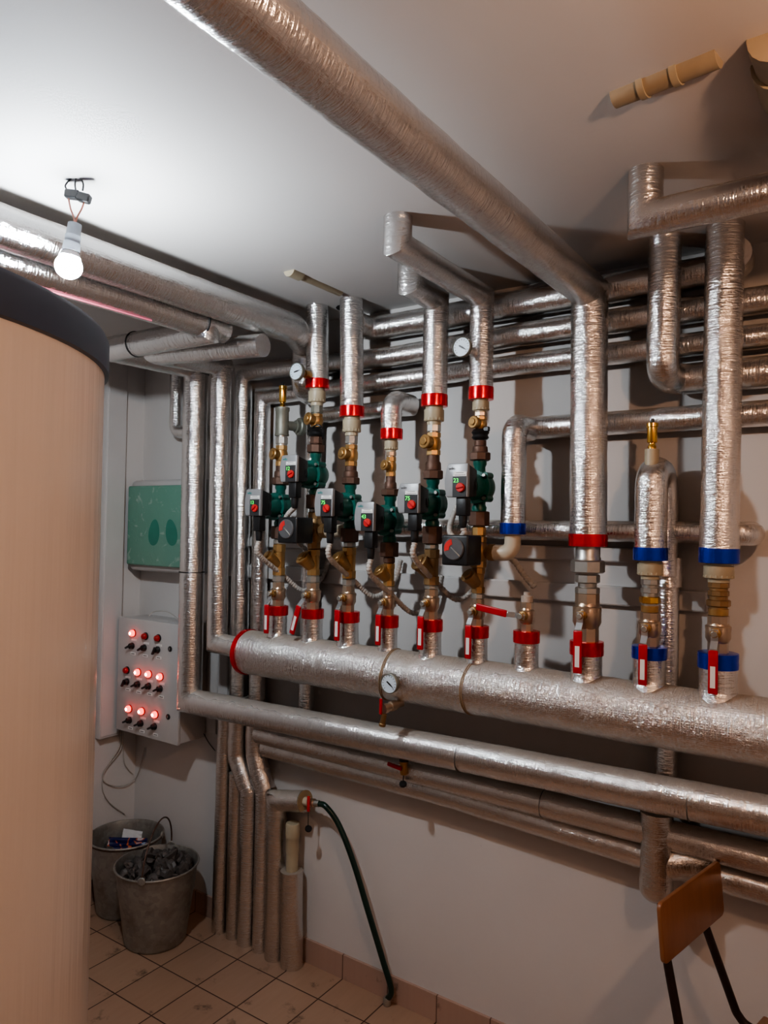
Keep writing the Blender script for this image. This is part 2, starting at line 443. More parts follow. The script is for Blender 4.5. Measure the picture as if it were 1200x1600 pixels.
def text(body, name, size, loc, mt, parent, align='LEFT', extr=.0003):
    cu = bpy.data.curves.new(name, 'FONT'); cu.body = body; cu.size = size; cu.extrude = extr; cu.align_x = align; cu.align_y = 'CENTER'
    cu.materials.append(mt)
    t_ = bpy.data.objects.new('tmp', cu); COL.objects.link(t_)
    dg = bpy.context.evaluated_depsgraph_get(); me = bpy.data.meshes.new_from_object(t_.evaluated_get(dg))
    bpy.data.objects.remove(t_); bpy.data.curves.remove(cu); me.name = name
    o = bpy.data.objects.new(name, me); COL.objects.link(o); o.parent = parent
    o.location = V(loc) - LOC[parent.name]; o.rotation_euler = (pi / 2, 0, 0); LOC[o.name] = LOC[parent.name]
    return o
def bez(pts, k=10):
    """Catmull-Rom through points"""
    p = [V(q) for q in pts]; p = [p[0] * 2 - p[1]] + p + [p[-1] * 2 - p[-2]]
    out = []
    for i in range(1, len(p) - 2):
        for j in range(k):
            t = j / k; a, b, c, d = p[i - 1:i + 3]
            out.append(.5 * ((2 * b) + (c - a) * t + (2 * a - 5 * b + 4 * c - d) * t * t + (3 * b - a - 3 * c + d) * t ** 3))
    out.append(p[-2]); return out
def wirep(pts, r, seg=8, k=8):
    return MB().tube(bez(pts, k), r, seg=seg, step=9)
def pipe_thing(path, R, label, bend=0., name='insulated_pipe', mt=None, group=None, wob=.022, cat='pipe', caps=True, loc=None, seg=28):
    return top(MB().tube(path, R, bend, seg, .014, wob, caps), name, mt or FOIL, label, cat, loc or path[0], group, sharp=50)
def collar(parent, c, R, h, mt, name='tape_collar', axis=(0, 0, 1)):
    mb = MB().lathe([(R * .9, -h / 2), (R, -h / 2 + .001), (R * 1.012, -h * .2), (R, 0), (R * 1.012, h * .25), (R, h / 2 - .001), (R * .9, h / 2)], c, axis, 36)
    return build(mb, name, mt, parent)
def cable_tie(parent, c, R, axis):
    return build(MB().lathe([(R, -.0025), (R + .0025, -.002), (R + .0025, .002), (R, .0025)], c, axis, 32), 'cable_tie', BLACK, parent)

# ------------------------------------------------------------------ the room
def slab(x0, x1, y0, y1, z0, z1):
    return MB().box(((x0 + x1) / 2, (y0 + y1) / 2, (z0 + z1) / 2), (x1 - x0, y1 - y0, z1 - z0))
struct(slab(-.1, XMAX + .1, YMIN - .1, .1, -.1, 0), 'floor', TILE)
struct(slab(-.1, XMAX + .1, YMIN - .1, .1, H, H + .1), 'ceiling', CEIL)
struct(slab(-.1, XMAX + .1, 0, .1, 0, H), 'wall_back', WALL)
struct(slab(-.1, 0, YMIN, 0, 0, H), 'wall_left', WALL)
struct(slab(XMAX, XMAX + .1, YMIN, 0, 0, H), 'wall_right', WALL)
struct(slab(-.1, XMAX + .1, YMIN - .1, YMIN, 0, H), 'wall_front', WALL)
struct(slab(.0, XMAX, -.010, 0, 0, .088), 'baseboard_back', SKIRT_X)
struct(slab(.0, .010, YMIN, -.010, 0, .088), 'baseboard_left', SKIRT_Y)
# flat disc, painted dark as the ceiling hole's shade, between second and third risers
mb = MB()
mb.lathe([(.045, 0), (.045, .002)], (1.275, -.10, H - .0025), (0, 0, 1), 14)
o_ = struct(mb, 'painted_ceiling_hole', HOLE_DARK); 

# ------------------------------------------------------------------ header with its ten branches
XR = [1.029, 1.195, 1.354, 1.521, 1.685, 1.852, 2.014, 2.195, 2.366, 2.536]
ZH = 1.185; RH = .083
ORD = ['first', 'second', 'third', 'fourth', 'fifth', 'sixth', 'seventh', 'eighth', 'ninth', 'tenth']
FROM = 'from header\'s red end'
X0H = .868
mb = MB().tube([(X0H, YH, ZH), (3.25, YH, ZH)], RH, 0, 40, .014, .022)
header = top(mb, 'header_pipe', FOIL_BIG, 'thick foil-wrapped header pipe carrying the row of valves and pumps', 'header pipe', (X0H, YH, ZH), sharp=60)
collar(header, (X0H + .012, YH, ZH), RH + .003, .022, RED_TAPE, 'end_band', (1, 0, 0))
for px in (590, 724):
    a = at(px, 1060, 'y', YH - RH)
    for dx in (0, .006): 
        mb = MB().tube([V((a.x + dx + .012 * sin(t * 2 * pi + px), YH + (RH + .0015) * cos(t * 2 * pi), ZH + (RH + .0015) * sin(t * 2 * pi))) for t in [i / 40 for i in range(41)]], .0016, seg=6, step=9, caps=False)
        build(mb, 'twine', STRING, header)
#           collar y0,y1   R
BR = [(946, 961, .036), (951, 966, .039), (955, 972, .039), (961, 980, .034), (967, 986, .038), (977, 996, .0345), (985, 1004, .0375), (1001, 1023, .045), (1009, 1029, .0435), (1019, 1044, .047)]
ZTOP = []
for k, x in enumerate(XR):
    y0, y1, R = BR[k]
    z1, z0 = zr(x, y0), zr(x, y1); ZTOP.append(z1)
    prof = [(R + .022, ZH + RH * .80), (R + .008, ZH + RH * .97), (R + .001, ZH + RH * 1.10), (R - .001, ZH + RH * 1.3), (R - .002, z1 - .004), (R - .006, z1)]
    mb = MB().tube([(x, YH, ZH + .05), (x, YH, z1 - .001)], R, 0, 28, .006, .03, True, lambda l, R=R: (R - .002) + .011 * max(0, 1 - max(0, l - .012) / .035) ** 2)
    br = build(mb, 'branch_stub', FOIL, header, sharp=60)
    collar(br, (x, YH, (z0 + z1) / 2), R + .0015, z1 - z0, RED_TAPE if k < 8 else BLUE_TAPE)

# ------------------------------------------------------------------ fittings
def label_of(k): return ORD[k] + ' riser ' + FROM
def ball_valve(k, y0, y1, w, lever='down', tilt=0.):
    x = XR[k]; za, zb = zr(x, y1), zr(x, y0); h = zb - za; zm = za + h * .56
    if k == 6: lb = 'ball valve with its red lever swung sideways, short capped stub on header'
    else: lb = 'nickel ball valve with red hanging lever on the ' + label_of(k)
    o = empty('ball_valve', (x, YH, za), lb, 'valve', 'ball valves on the header branches')
    mb = MB().hexa(w * .88, 0, h * .34, (x, YH, za), n=8)
    mb.lathe([(w * .84, h * .28), (w * 1.06, h * .40), (w * 1.06, h * .68), (w * .84, h * .80)], (x, YH, za), seg=24)
    mb.hexa(w * 1.10, h * .60, h * .74, (x, YH, za), n=10)
    mb.hexa(w * .9, h * .74, h, (x, YH, za), n=8)
    build(mb, 'valve_body', NICKEL, o)
    ys = YH - w * 1.0
    mb = MB().lathe([(.0135, 0), (.0135, .012), (.0095, .013), (.0095, .026)], (x, ys, zm), (0, -1, 0), 12)
    build(mb, 'stem', BRASS, o)
    build(MB().hexa(.0085, .024, .031, (x, ys, zm), (0, -1, 0)), 'lever_nut', STEEL, o)
    # lever: flat bar with a step, then a red sleeve
    if lever == 'down': d = V((sin(radians(tilt)), 0, -cos(radians(tilt))))
    else: d = V((-cos(radians(8)), 0, sin(radians(8))))
    side = V((0, -1, 0)).cross(d)
    yb = ys - .022
    sc = (w / .026) ** .55
    p = [V((x, yb, zm)) - d * .010, V((x, yb, zm)) + d * .018, V((x, yb - .014, zm)) + d * .036, V((x, yb - .014, zm)) + d * .055]
    mb = MB()
    for a, b in zip(p[:-1], p[1:]):
        t = (b - a).normalized(); nn = side.cross(t).normalized()
        mb.box((a + b) / 2, ((b - a).length + .003, .017 * sc ** .5, .0025), (t, side, nn), .0006, 1)
    lv = build(mb, 'lever', STEEL_LEVER, o)
    c = V((x, yb - .014, zm)) + d * (.038 + .053 * sc ** .5)
    sl = build(MB().box(c, (.106 * sc ** .5, .0225 * sc ** .5, .008), (d, side, d.cross(side)), .0036, 3), 'lever_sleeve', LEVERRED, lv)
    if lever == 'down':
        c2 = c + d * .012 + V((0, -.0042, 0))
        build(MB().box(c2, (.052 * sc ** .5, .0115 * sc ** .5, .0008), (d, side, d.cross(side))), 'sticker', WHITE, lv)
    return o
def nipple(mb, x, y0, y1, r, hexn=8):
    za, zb = zr(x, y1), zr(x, y0); h = zb - za
    mb.lathe([(r * .82, -.004), (r * .82, h + .004)], (x, YH, za), seg=18)
    mb.hexa(r, h * .15, h * .85, (x, YH, za), n=hexn)
def fitting(k, y0, y1, r, name='threaded_nipple', mt=None, lb=None, kind='hex', top_=None):
    x = XR[k]; za, zb = zr(x, y1), zr(x, y0); h = zb - za
    mb = MB()
    if kind == 'hex':
        mb.lathe([(r * .84, -.004), (r * .84, h + .004)], (x, YH, za), seg=18); mb.hexa(r, h * .12, h * .88, (x, YH, za), n=8)
    elif kind == 'reducer':
        mb.lathe([(r * .95, -.002), (r, h * .1), (r * .95, h * .5), (r * .78, h * .62), (r * .78, h + .003)], (x, YH, za), seg=18)
    elif kind == 'ppr':
        mb.lathe([(r * .70, -.003), (r * .70, h * .14), (r * .9, h * .15), (r * .96, h * .19), (r * .97, h * .34), (r * .985, h * .36), (r * .985, h * .80), (r * .86, h * .83), (r * .84, h + .02)], (x, YH, za), seg=24)
        for j in range(16):
            a = 2 * pi * j / 16
            mb.box((x + cos(a) * r * .97, YH + sin(a) * r * .97, za + h * .25), (.0022, .005, h * .16), ((cos(a), sin(a), 0), (-sin(a), cos(a), 0), (0, 0, 1)), .0008, 1)
    return top(mb, name, mt or STEEL, lb, name.replace('_', ' '), (x, YH, za), None)
def strainer(k, y0, y1, w, mt=None):
    x = XR[k]; za, zb = zr(x, y1), zr(x, y0); h = zb - za
    o = empty('strainer', (x, YH, za), 'brass Y-strainer with slanted hex cap on the ' + label_of(k), 'strainer', 'Y-strainers below the pumps')
    mb = MB().hexa(w * .95, 0, h * .26, (x, YH, za), n=8)
    mb.lathe([(w * .82, h * .2), (w * .84, h * .5), (w * .86, h * .8)], (x, YH, za), seg=20)
    mb.hexa(w * .95, h * .74, h, (x, YH, za), n=8)
    d = V((-.28, -.66, .62)).normalized(); b0 = V((x, YH, za + h * .28))
    L = w * 2.25
    mb.lathe([(w * .6, 0), (w * .9, L * .25), (w * .96, L * .8), (w * 1.04, L * .82), (w * 1.04, L)], b0, d, 24)
    build(mb, 'strainer_body', mt or BRASS, o)
    mb = MB().lathe([(w * 1.1, L * 1.0), (w * 1.15, L * 1.02), (w * 1.13, L * 1.10), (w * 1.05, L * 1.12)], b0, d, 28)
    mb.hexa(w * .78, L * 1.10, L * 1.24, b0, d)
    build(mb, 'cap', mt or BRASS, o)
    return o
def check_valve(k, y0, y1, w, mt=None):
    x = XR[k]; za, zb = zr(x, y1), zr(x, y0); h = zb - za; zm = za + h * .52
    o = empty('check_valve', (x, YH, za), 'brass check valve with round side cap on the ' + label_of(k), 'check valve', 'check valves above the pumps')
    mb = MB().hexa(w * .95, 0, h * .24, (x, YH, za), n=8)
    mb.lathe([(w * .8, h * .2), (w * .98, h * .38), (w * 1.0, h * .6), (w * .8, h * .82)], (x, YH, za), seg=20)
    mb.hexa(w * .95, h * .76, h, (x, YH, za), n=8)
    d = V((-.25, -.96, .1)).normalized()
    mb.lathe([(w * .75, 0), (w * .8, w * 1.5)], (x, YH, zm), d, 20)
    build(mb, 'valve_body', mt or BRASS, o)
    mb = MB().lathe([(w * .88, w * 1.45), (w * .95, w * 1.5), (w * .95, w * 1.7), (w * .86, w * 1.78)], (x, YH, zm), d, 24)
    mb.hexa(w * .56, w * 1.75, w * 2.0, (x, YH, zm), d)
    build(mb, 'cap', mt or BRASS, o)
    return o
def pump(k, yu0, yu1, yl0, yl1, hy0, hy1, digits, D=.142, sc=1., cable=None, logo=TEAL, knob=40):
    """yu: upper union nut px rows, yl: lower union, hy: rows of the grey front"""
    x = XR[k]
    zu0, zu1, zl0, zl1 = zr(x, yu1), zr(x, yu0), zr(x, yl1), zr(x, yl0)
    o = empty('circulation_pump', (x, YH, zl0), 'green circulation pump with grey control head on the ' + label_of(k), 'pump', 'circulation pumps on the risers')
    zf0, zf1 = at(pr((x, YH - D, 1.7))[0], hy1, 'y', YH - D).z, at(pr((x, YH - D, 1.7))[0], hy0, 'y', YH - D).z
    hf = zf1 - zf0; zc = (zf0 + zf1) / 2 ; zv = zl1 + (zu0 - zl1) * .47
    s = sc
    # volute
    mb = MB().lathe([(.021 * s, zl1 - zv - .003), (.023 * s, zl1 - zv + .012), (.019 * s, zl1 - zv + .02), (.020 * s, -.03), (.022 * s, 0), (.020 * s, .03), (.017 * s, zu0 - zv - .02), (.021 * s, zu0 - zv - .012), (.021 * s, zu0 - zv + .003)], (x, YH, zv), seg=24)
    d = V((0, -1, 0))
    mb.lathe([(.018 * s, -.036), (.038 * s, -.030), (.047 * s, -.014), (.050 * s, .006), (.047 * s, .022), (.051 * s, .024), (.051 * s, .036)], (x, YH, zv), d, 32)
    mb.lathe([(.040 * s, .034), (.037 * s, D - .058)], (x, YH, zv), d, 28)
    for a in (45, 135, 225, 315):
        ca, sa = cos(radians(a)), sin(radians(a))
        mb.lathe([(.011 * s, -.004), (.011 * s, .036)], (x + ca * .049 * s, YH, zv + sa * .049 * s), d, 12)
    build(mb, 'pump_housing', GREEN, o)
    for a in (45, 135, 225, 315):
        ca, sa = cos(radians(a)), sin(radians(a))
        build(MB().lathe([(.0055, .03), (.0055, .044), (.003, .044)], (x + ca * .049 * s, YH, zv + sa * .049 * s), d, 8), 'housing_bolt', STEEL, o)
    for za, zb in ((zu0, zu1), (zl0, zl1)):
        build(MB().hexa(.033 * s, 0, zb - za, (x, YH, za), n=8, rot=.2), 'union_nut', RUST, o)
    # black rear shell of the head
    W = .067 * s
    yf = YH - D
    side = [(0, zf0 - zc), (.052, zf0 - zc + .004), (.052, zf1 - zc - .016), (0, zf1 - zc - .002)]
    mb = MB().prism(side, (x + W * .49, yf + .010, zc), (0, 1, 0), (0, 0, 1), -W * .98, .004)
    mb.lathe([(.036 * s, .048), (.034 * s, D - .05)], (x, yf, zv), (0, 1, 0), 28)
    build(mb, 'rear_shell', BLACK, o)
    # grey cover: outline seen from the side is bowed; left flank rounded
    n = 12; outl = []
    yf = YH - D
    for i in range(n + 1):
        t = i / n; b = .014 * sin(pi * t) ** .8
        outl.append((-W / 2 - .004 - b * .6 + .004 * t, zf0 - zc + hf * t))
    outl += [(W / 2, zf1 - zc), (W / 2, zf0 - zc)]
    mb = MB().prism(outl, (x, yf + .015, zc), (1, 0, 0), (0, 0, 1), .015, .004)
    cov = build(mb, 'control_cover', PUMPGREY, o)
    # front panel
    pw, ph = W * .66, hf * .60
    px_, pz_ = x + W * .10, zf0 + ph / 2 + hf * .01
    build(MB().box((px_, yf - .0006, pz_), (pw, .0022, ph), None, .0005, 1), 'display_panel', DARKPANEL, o)
    build(MB().box((px_ + .002, yf - .0006, zf0 + hf * .685), (pw * .98, .0016, hf * .13)), 'sticker', WHITE, o)
    for q in (.012, -.010): build(MB().box((px_ + .002, yf - .0016, zf0 + hf * .685 + q * .3), (pw * (.55 if q > 0 else .8), .0006, .0013)), 'sticker_print', INK, o)
    text(digits, 'display_digits', .018 * s, (px_ - pw * .44, yf - .0022, pz_ + ph * .30), LED, o)
    text('wilo', 'brand_lettering', .0125 * s, (x - W * .44, yf - .0008, zf1 - hf * .15), logo, o)
    kc = V((px_ + pw * .12, yf - .001, pz_ - ph * .04))
    kb = build(MB().lathe([(.0135 * s, 0), (.0135 * s, .006), (.0118 * s, .008)], kc, d, 24), 'setting_knob', REDPLASTIC, o)
    a = radians(knob)
    build(MB().box(kc + V((0, -.0095, 0)), (.023 * s, .004, .0045), ((cos(a), 0, sin(a)), (0, 1, 0), (-sin(a), 0, cos(a))), .0012, 1), 'knob_grip', LEVERRED, kb)
    # plug under the head
    mb = MB().box((x + W * .12, yf + .024, zf0 - .026), (.034 * s, .032, .056), None, .004, 2)
    mb.lathe([(.0135, 0), (.0125, -.012), (.0125, -.014), (.012, -.022), (.011, -.036), (.0085, -.040)], (x + W * .12, yf + .024, zf0 - .05), seg=14)
    plug = build(mb, 'power_plug', BLACK, o)
    p0 = V((x + W * .12, yf + .024, zf0 - .086))
    if cable is None:
        cb = [p0, p0 + V((0, .0, -.05)), V((x + .01, YH + .01, p0.z - .13)), V((x + .05, YH + .085, p0.z - .19)), V((x + .10, YH + .13, p0.z - .14)), V((x + .12, YH + .145, p0.z - .06))]
    else: cb = [p0] + [V(q) for q in cable]
    cpts = bez(cb, 14)
    build(MB().tube(cpts, .0078, seg=10, step=9, rfun=lambda l: .0088 + .0008 * (1 if int(l / .005) % 2 else -1)), 'power_cable', CABLE, plug)
    return o

# first riser
ball_valve(0, 909, 949, .0252)
fitting(0, 898, 910, .024, lb='steel nipple under the strainer of the ' + label_of(0))
strainer(0, 850, 899, .0255)
fitting(0, 842, 851, .024, lb='steel nipple on top of the strainer of the ' + label_of(0))
pump(0, 746, 758, 822, 842, 764, 806, '13', sc=1.0, knob=40)
fitting(0, 729, 746, .026, 'pipe_adapter', RUST, 'dark iron adapter just above the pump of the ' + label_of(0), 'reducer')
check_valve(0, 696, 729, .0235)
fitting(0, 681, 696, .024, lb='steel nipple under the grey tee on the ' + label_of(0))
# grey tee with air vent
x = XR[0]; z0, z1 = zr(x, 681), zr(x, 637)
o = empty('iron_tee', (x, YH, z0), 'grey iron tee under the bright brass air vent on the first riser', 'pipe tee')
mb = MB().lathe([(.026, 0), (.027, .004), (.025, .008), (.0245, z1 - z0 - .016), (.027, z1 - z0 - .012), (.027, z1 - z0), (.018, z1 - z0 + .001)], (x, YH, z0), seg=24)
zb = zr(x, 664)
mb.lathe([(.018, 0), (.018, .055), (.024, .057), (.024, .07)], (x, YH, zb), V((.35, 1, 0)), 20)
build(mb, 'tee_body', GREYIRON, o)
mb = MB().lathe([(.030, .066), (.034, .07), (.034, .084), (.030, .088)], (x, YH, zb), V((.35, 1, 0)), 24)
build(mb, 'union_ring', GREYIRON, o)
def air_vent(x, za, zb, lb):
    o = empty('air_vent', (x, YH, za), lb, 'air vent', 'automatic air vents')
    h = zb - za
    mb = MB().lathe([(.011, -.004), (.011, h * .1), (.0085, h * .14), (.0085, h * .2), (.0125, h * .22), (.0135, h * .25), (.0135, h * .72), (.0155, h * .74), (.0155, h * .86), (.012, h * .88), (.005, h * .9)], (x, YH, za), seg=20)
    build(mb, 'vent_body', GOLD, o)
    build(MB().lathe([(.0055, h * .88), (.0055, h * 1.0), (.004, h * 1.02)], (x, YH, za), seg=12), 'vent_cap', BLACK, o)
air_vent(x, z1, zr(x, 598), 'bright brass air vent on the grey iron tee of the first riser')

# second riser
ball_valve(1, 910, 953, .0265, tilt=-17)
fitting(1, 898, 911, .024, lb='steel nipple under the strainer of the ' + label_of(1))
strainer(1, 858, 899, .025)
def mixing_valve(k, y0, y1, by0, by1, lb, lb2):
    x = XR[k]; za, zb = zr(x, y1), zr(x, y0); h = zb - za; zm = za + h * .5
    o = empty('mixing_valve', (x, YH, za), lb, 'mixing valve', 'three-way mixing valves')
    mb = MB().hexa(.025, 0, h * .22, (x, YH, za), n=8)
    mb.lathe([(.021, h * .15), (.032, h * .34), (.033, h * .62), (.021, h * .85)], (x, YH, za), seg=24)
    mb.hexa(.025, h * .8, h, (x, YH, za), n=8)
    mb.lathe([(.02, 0), (.02, .045)], (x, YH, zm), (1, 0, 0), 20)
    mb.hexa(.027, .036, .058, (x, YH, zm), (1, 0, 0), 8)
    mb.lathe([(.02, 0), (.024, .05)], (x, YH, zm), (0, -1, 0), 20)
    build(mb, 'valve_body', BRASS_OLD, o)
    # actuator
    D = .135
    pxc = pr((x, YH - D, zm))[0]
    zf0, zf1 = at(pxc, by1, 'y', YH - D).z, at(pxc, by0, 'y', YH - D).z
    a = empty('valve_actuator', (x, YH - .05, zf0), lb2, 'actuator', 'black actuators on the mixing valves')
    zc = (zf0 + zf1) / 2; hh = zf1 - zf0
    xo = x - .010
    build(MB().box((xo, YH - .045 - (D - .045) / 2, zc), (.088, D - .045, hh), None, .006, 3), 'actuator_case', BLACK, a)
    d = V((0, -1, 0)); c = V((xo - .002, YH - D, zc + .004))
    dl = build(MB().lathe([(.034, -.001), (.034, .003), (.031, .006), (.004, .006)], c, d, 36), 'dial', DIALGREY, a)
    # red quarter
    poly = [(.013 * cos(t), .013 * sin(t)) for t in [radians(100 + 95 * i / 10) for i in range(11)]] + [(.029 * cos(t), .029 * sin(t)) for t in [radians(195 - 95 * i / 10) for i in range(11)]]
    build(MB().prism(poly, c + V((0, -.006, 0)), (1, 0, 0), (0, 0, 1), .001), 'red_sector', REDPLASTIC, dl)
    t = radians(-42); u = V((cos(t), 0, sin(t))); w = V((-sin(t), 0, cos(t)))
    build(MB().box(c + u * .012 + V((0, -.0075, 0)), (.040, .003, .0035), (u, V((0, 1, 0)), w), .0008, 1), 'pointer', STEEL, dl)
    return o, zm
mv2, zmv2 = mixing_valve(1, 800, 858, 808, 849, 'brass three-way mixing valve behind the black actuator on the second riser', 'black valve actuator with round dial on the second riser beside two pumps')
fitting(1, 794, 801, .022, lb='narrow steel nipple above the mixing valve of the second riser')
pump(1, 695, 708, 773, 795, 711, 753, '12', sc=1.0, knob=25, cable=[(1.155, -.275, 1.70), (1.13, -.25, 1.66), (1.115, -.15, 1.60), (1.12, -.06, 1.55)])
fitting(1, 681, 696, .024, lb='red-brown nipple above the pump of the second riser', mt=RUST)
# black insulation clamp
x = XR[1]; z0, z1 = zr(x, 682), zr(x, 668)
mb = MB().lathe([(.026, 0), (.030, .006), (.024, .016), (.030, .026), (.025, z1 - z0)], (x, YH, z0), seg=18)
mb.tube(bez([(x - .02, YH - .02, z0 + .02), (x + .03, YH - .035, z0 + .035), (x + .05, YH - .02, z0 + .02), (x + .03, YH, z0 - .01)], 8), .003, seg=6, step=9)
top(mb, 'rubber_wrap', BLACK, 'black rubber wrap with loose wire under the check valve of second riser', 'rubber wrap', (x, YH, z0), 'black rubber wraps')
check_valve(1, 647, 669, .024)
fitting(1, 632, 648, .023, lb='grey steel nipple over the check valve of the second riser', mt=GREYIRON)
fitting(1, 607, 633, .0315, 'plastic_adapter', PPR, 'beige plastic pipe adapter below the red collar of the second riser', 'ppr')

# third riser
ball_valve(2, 915, 957, .0248)
fitting(2, 903, 916, .024, lb='steel nipple under the strainer of the ' + label_of(2))
strainer(2, 855, 904, .0265)
fitting(2, 846, 856, .023, lb='steel nipple on top of the strainer of the ' + label_of(2))
pump(2, 746, 757, 825, 847, 763, 807, '75', sc=1.0, knob=-45)
fitting(2, 729, 746, .026, 'pipe_adapter', RUST, 'dark iron adapter just above the pump of the ' + label_of(2), 'reducer')
check_valve(2, 695, 729, .024)
fitting(2, 679, 696, .023, lb='steel nipple over the check valve of the ' + label_of(2))
fitting(2, 651, 680, .0325, 'plastic_adapter', PPR, 'beige plastic pipe adapter below the red collar of the third riser', 'ppr')

# fourth riser
ball_valve(3, 922, 963, .0212)
fitting(3, 915, 923, .0205, lb='steel nipple under the strainer of the ' + label_of(3))
strainer(3, 880, 916, .021)
fitting(3, 869, 881, .020, lb='steel nipple on top of the strainer of the ' + label_of(3), mt=RUST)
pump(3, 764, 775, 847, 870, 784, 830, '43', sc=1.0, knob=-40)
fitting(3, 745, 765, .021, 'pipe_adapter', RUST, 'dark iron adapter just above the pump of the ' + label_of(3), 'reducer')
check_valve(3, 714, 745, .0185)
fitting(3, 705, 714, .018, lb='steel nipple over the check valve of the ' + label_of(3), mt=NICKEL)
fitting(3, 686, 706, .023, 'plastic_adapter', PPR, 'small beige plastic pipe adapter below the red collar of the fourth riser', 'ppr')

# fifth riser
ball_valve(4, 920, 969, .0252)
fitting(4, 914, 921, .023, lb='steel nipple under the strainer of the ' + label_of(4))
strainer(4, 858, 914, .027, BRASS_OLD)
fitting(4, 849, 859, .023, lb='steel nipple on top of the strainer of the ' + label_of(4))
pump(4, 735, 749, 822, 850, 755, 802, '75', sc=1.02, knob=-40, logo=INK)
fitting(4, 711, 736, .026, 'pipe_adapter', RUST, 'dark iron adapter just above the pump of the ' + label_of(4), 'reducer')
check_valve(4, 676, 712, .0245)
fitting(4, 662, 677, .0235, lb='steel nipple over the check valve of the ' + label_of(4))
fitting(4, 635, 663, .0325, 'plastic_adapter', PPR, 'beige plastic pipe adapter below the red collar of the fifth riser', 'ppr')

# sixth riser
ball_valve(5, 935, 979, .0222)
fitting(5, 926, 936, .0215, lb='steel nipple under the strainer of the ' + label_of(5))
strainer(5, 886, 927, .022, BRASS_OLD)
mv6, zmv6 = mixing_valve(5, 838, 887, 836, 884, 'brass three-way mixing valve behind the black actuator on the sixth riser', 'large black valve actuator with round dial on the sixth riser')
fitting(5, 821, 839, .022, 'brass_nipple', BRASS, 'brass nipple between pump and mixing valve on the sixth riser')
xs = XR[5]
pump(5, 707, 720, 799, 822, 724, 777, '23', sc=1.0, knob=8, logo=INK, cable=[(1.862, -.285, 1.655), (1.83, -.27, 1.64), (1.795, -.25, 1.66), (1.785, -.22, 1.70), (1.80, -.19, 1.755), (1.84, -.15, 1.775)])
fitting(5, 690, 707, .024, 'pipe_adapter', RUST, 'dark iron adapter just above the pump of the ' + label_of(5), 'reducer')
x = XR[5]; z0, z1 = zr(x, 687), zr(x, 671)
mb = MB().lathe([(.022, 0), (.027, .006), (.023, .014), (.028, .022), (.022, z1 - z0)], (x, YH, z0), seg=18)
mb.box((x + .026, YH - .01, z1 - .002), (.02, .012, .016), None, .003, 1)
top(mb, 'rubber_wrap', BLACK, 'black rubber wrap under the check valve of the sixth riser', 'rubber wrap', (x, YH, z0), 'black rubber wraps')
check_valve(5, 651, 676, .0205)
fitting(5, 643, 652, .020, lb='steel nipple over the check valve of the ' + label_of(5), mt=NICKEL)
fitting(5, 624, 645, .026, 'plastic_adapter', PPR, 'beige plastic pipe adapter below the red collar of the sixth riser', 'ppr')

# seventh: capped stub
ball_valve(6, 940, 988, .0215, lever='side')
x = XR[6]; z0, z1 = zr(x, 940), zr(x, 925)
mb = MB().lathe([(.0175, -.003), (.0175, z1 - z0 - .012), (.010, z1 - z0 - .010), (.010, z1 - z0)], (x, YH, z0), seg=18)
top(mb, 'plug_cap', PLASTER_PATCH, 'threaded plug closing the valve with the sideways lever', 'plug', (x, YH, z0))
# eighth
ball_valve(7, 926, 1003, .037)
x = XR[7]; z0, z1 = zr(x, 928), zr(x, 850)
o = empty('pipe_union', (x, YH, z0), 'large grey pipe union above the valve of the eighth riser', 'pipe union')
h = z1 - z0
mb = MB().hexa(.034, 0, h * .14, (x, YH, z0), n=8); mb.lathe([(.026, h * .12), (.026, h * .28)], (x, YH, z0), seg=24); mb.hexa(.034, h * .22, h * .40, (x, YH, z0), n=8)
mb.lathe([(.026, h * .25), (.026, h * .66), (.036, h * .67), (.036, h * .72), (.034, h * .74), (.034, h)], (x, YH, z0), seg=24)
build(mb, 'union_body', STEEL, o)
build(MB().hexa(.047, h * .42, h * .68, (x, YH, z0), n=8), 'union_nut', STEEL, o)
# ninth and tenth
for k, yv0, yv1, yb0, yp0, yp1, w, wp, nm in ((8, 956, 1010, 902, 876, 903, .0272, .0335, 'ninth'), (9, 961, 1021, 907, 879, 908, .0288, .037, 'tenth')):
    ball_valve(k, yv0, yv1, w)
    x = XR[k]; z0, z1 = zr(x, yv0 + 1), zr(x, yb0); h = z1 - z0
    o = empty('brass_coupling', (x, YH, z0), 'ribbed brass coupling between valve and plastic adapter on the %s riser' % nm, 'coupling', 'brass couplings on the return risers')
    w *= .9
    mb = MB().lathe([(w * .85, -.002), (w * .85, h + .003)], (x, YH, z0), seg=20)
    mb.hexa(w * .98, h * .55, h * .72, (x, YH, z0), n=8); mb.hexa(w * .98, h * .78, h * .96, (x, YH, z0), n=8)
    build(mb, 'coupling_body', BRASS_OLD if k == 9 else STEEL, o)
    build(MB().hexa(w * 1.12, h * .26, h * .46, (x, YH, z0), n=8), 'coupling_nut', GOLD if k == 8 else BRASS_OLD, o)
    build(MB().lathe([(w * .92, h * .02), (w * .95, h * .2)], (x, YH, z0), seg=20), 'coupling_ring', BRASS, o)
    fitting(k, yp0, yp1, wp, 'plastic_adapter', PPR, 'beige plastic pipe adapter below the blue collar of the %s riser' % nm, 'ppr')

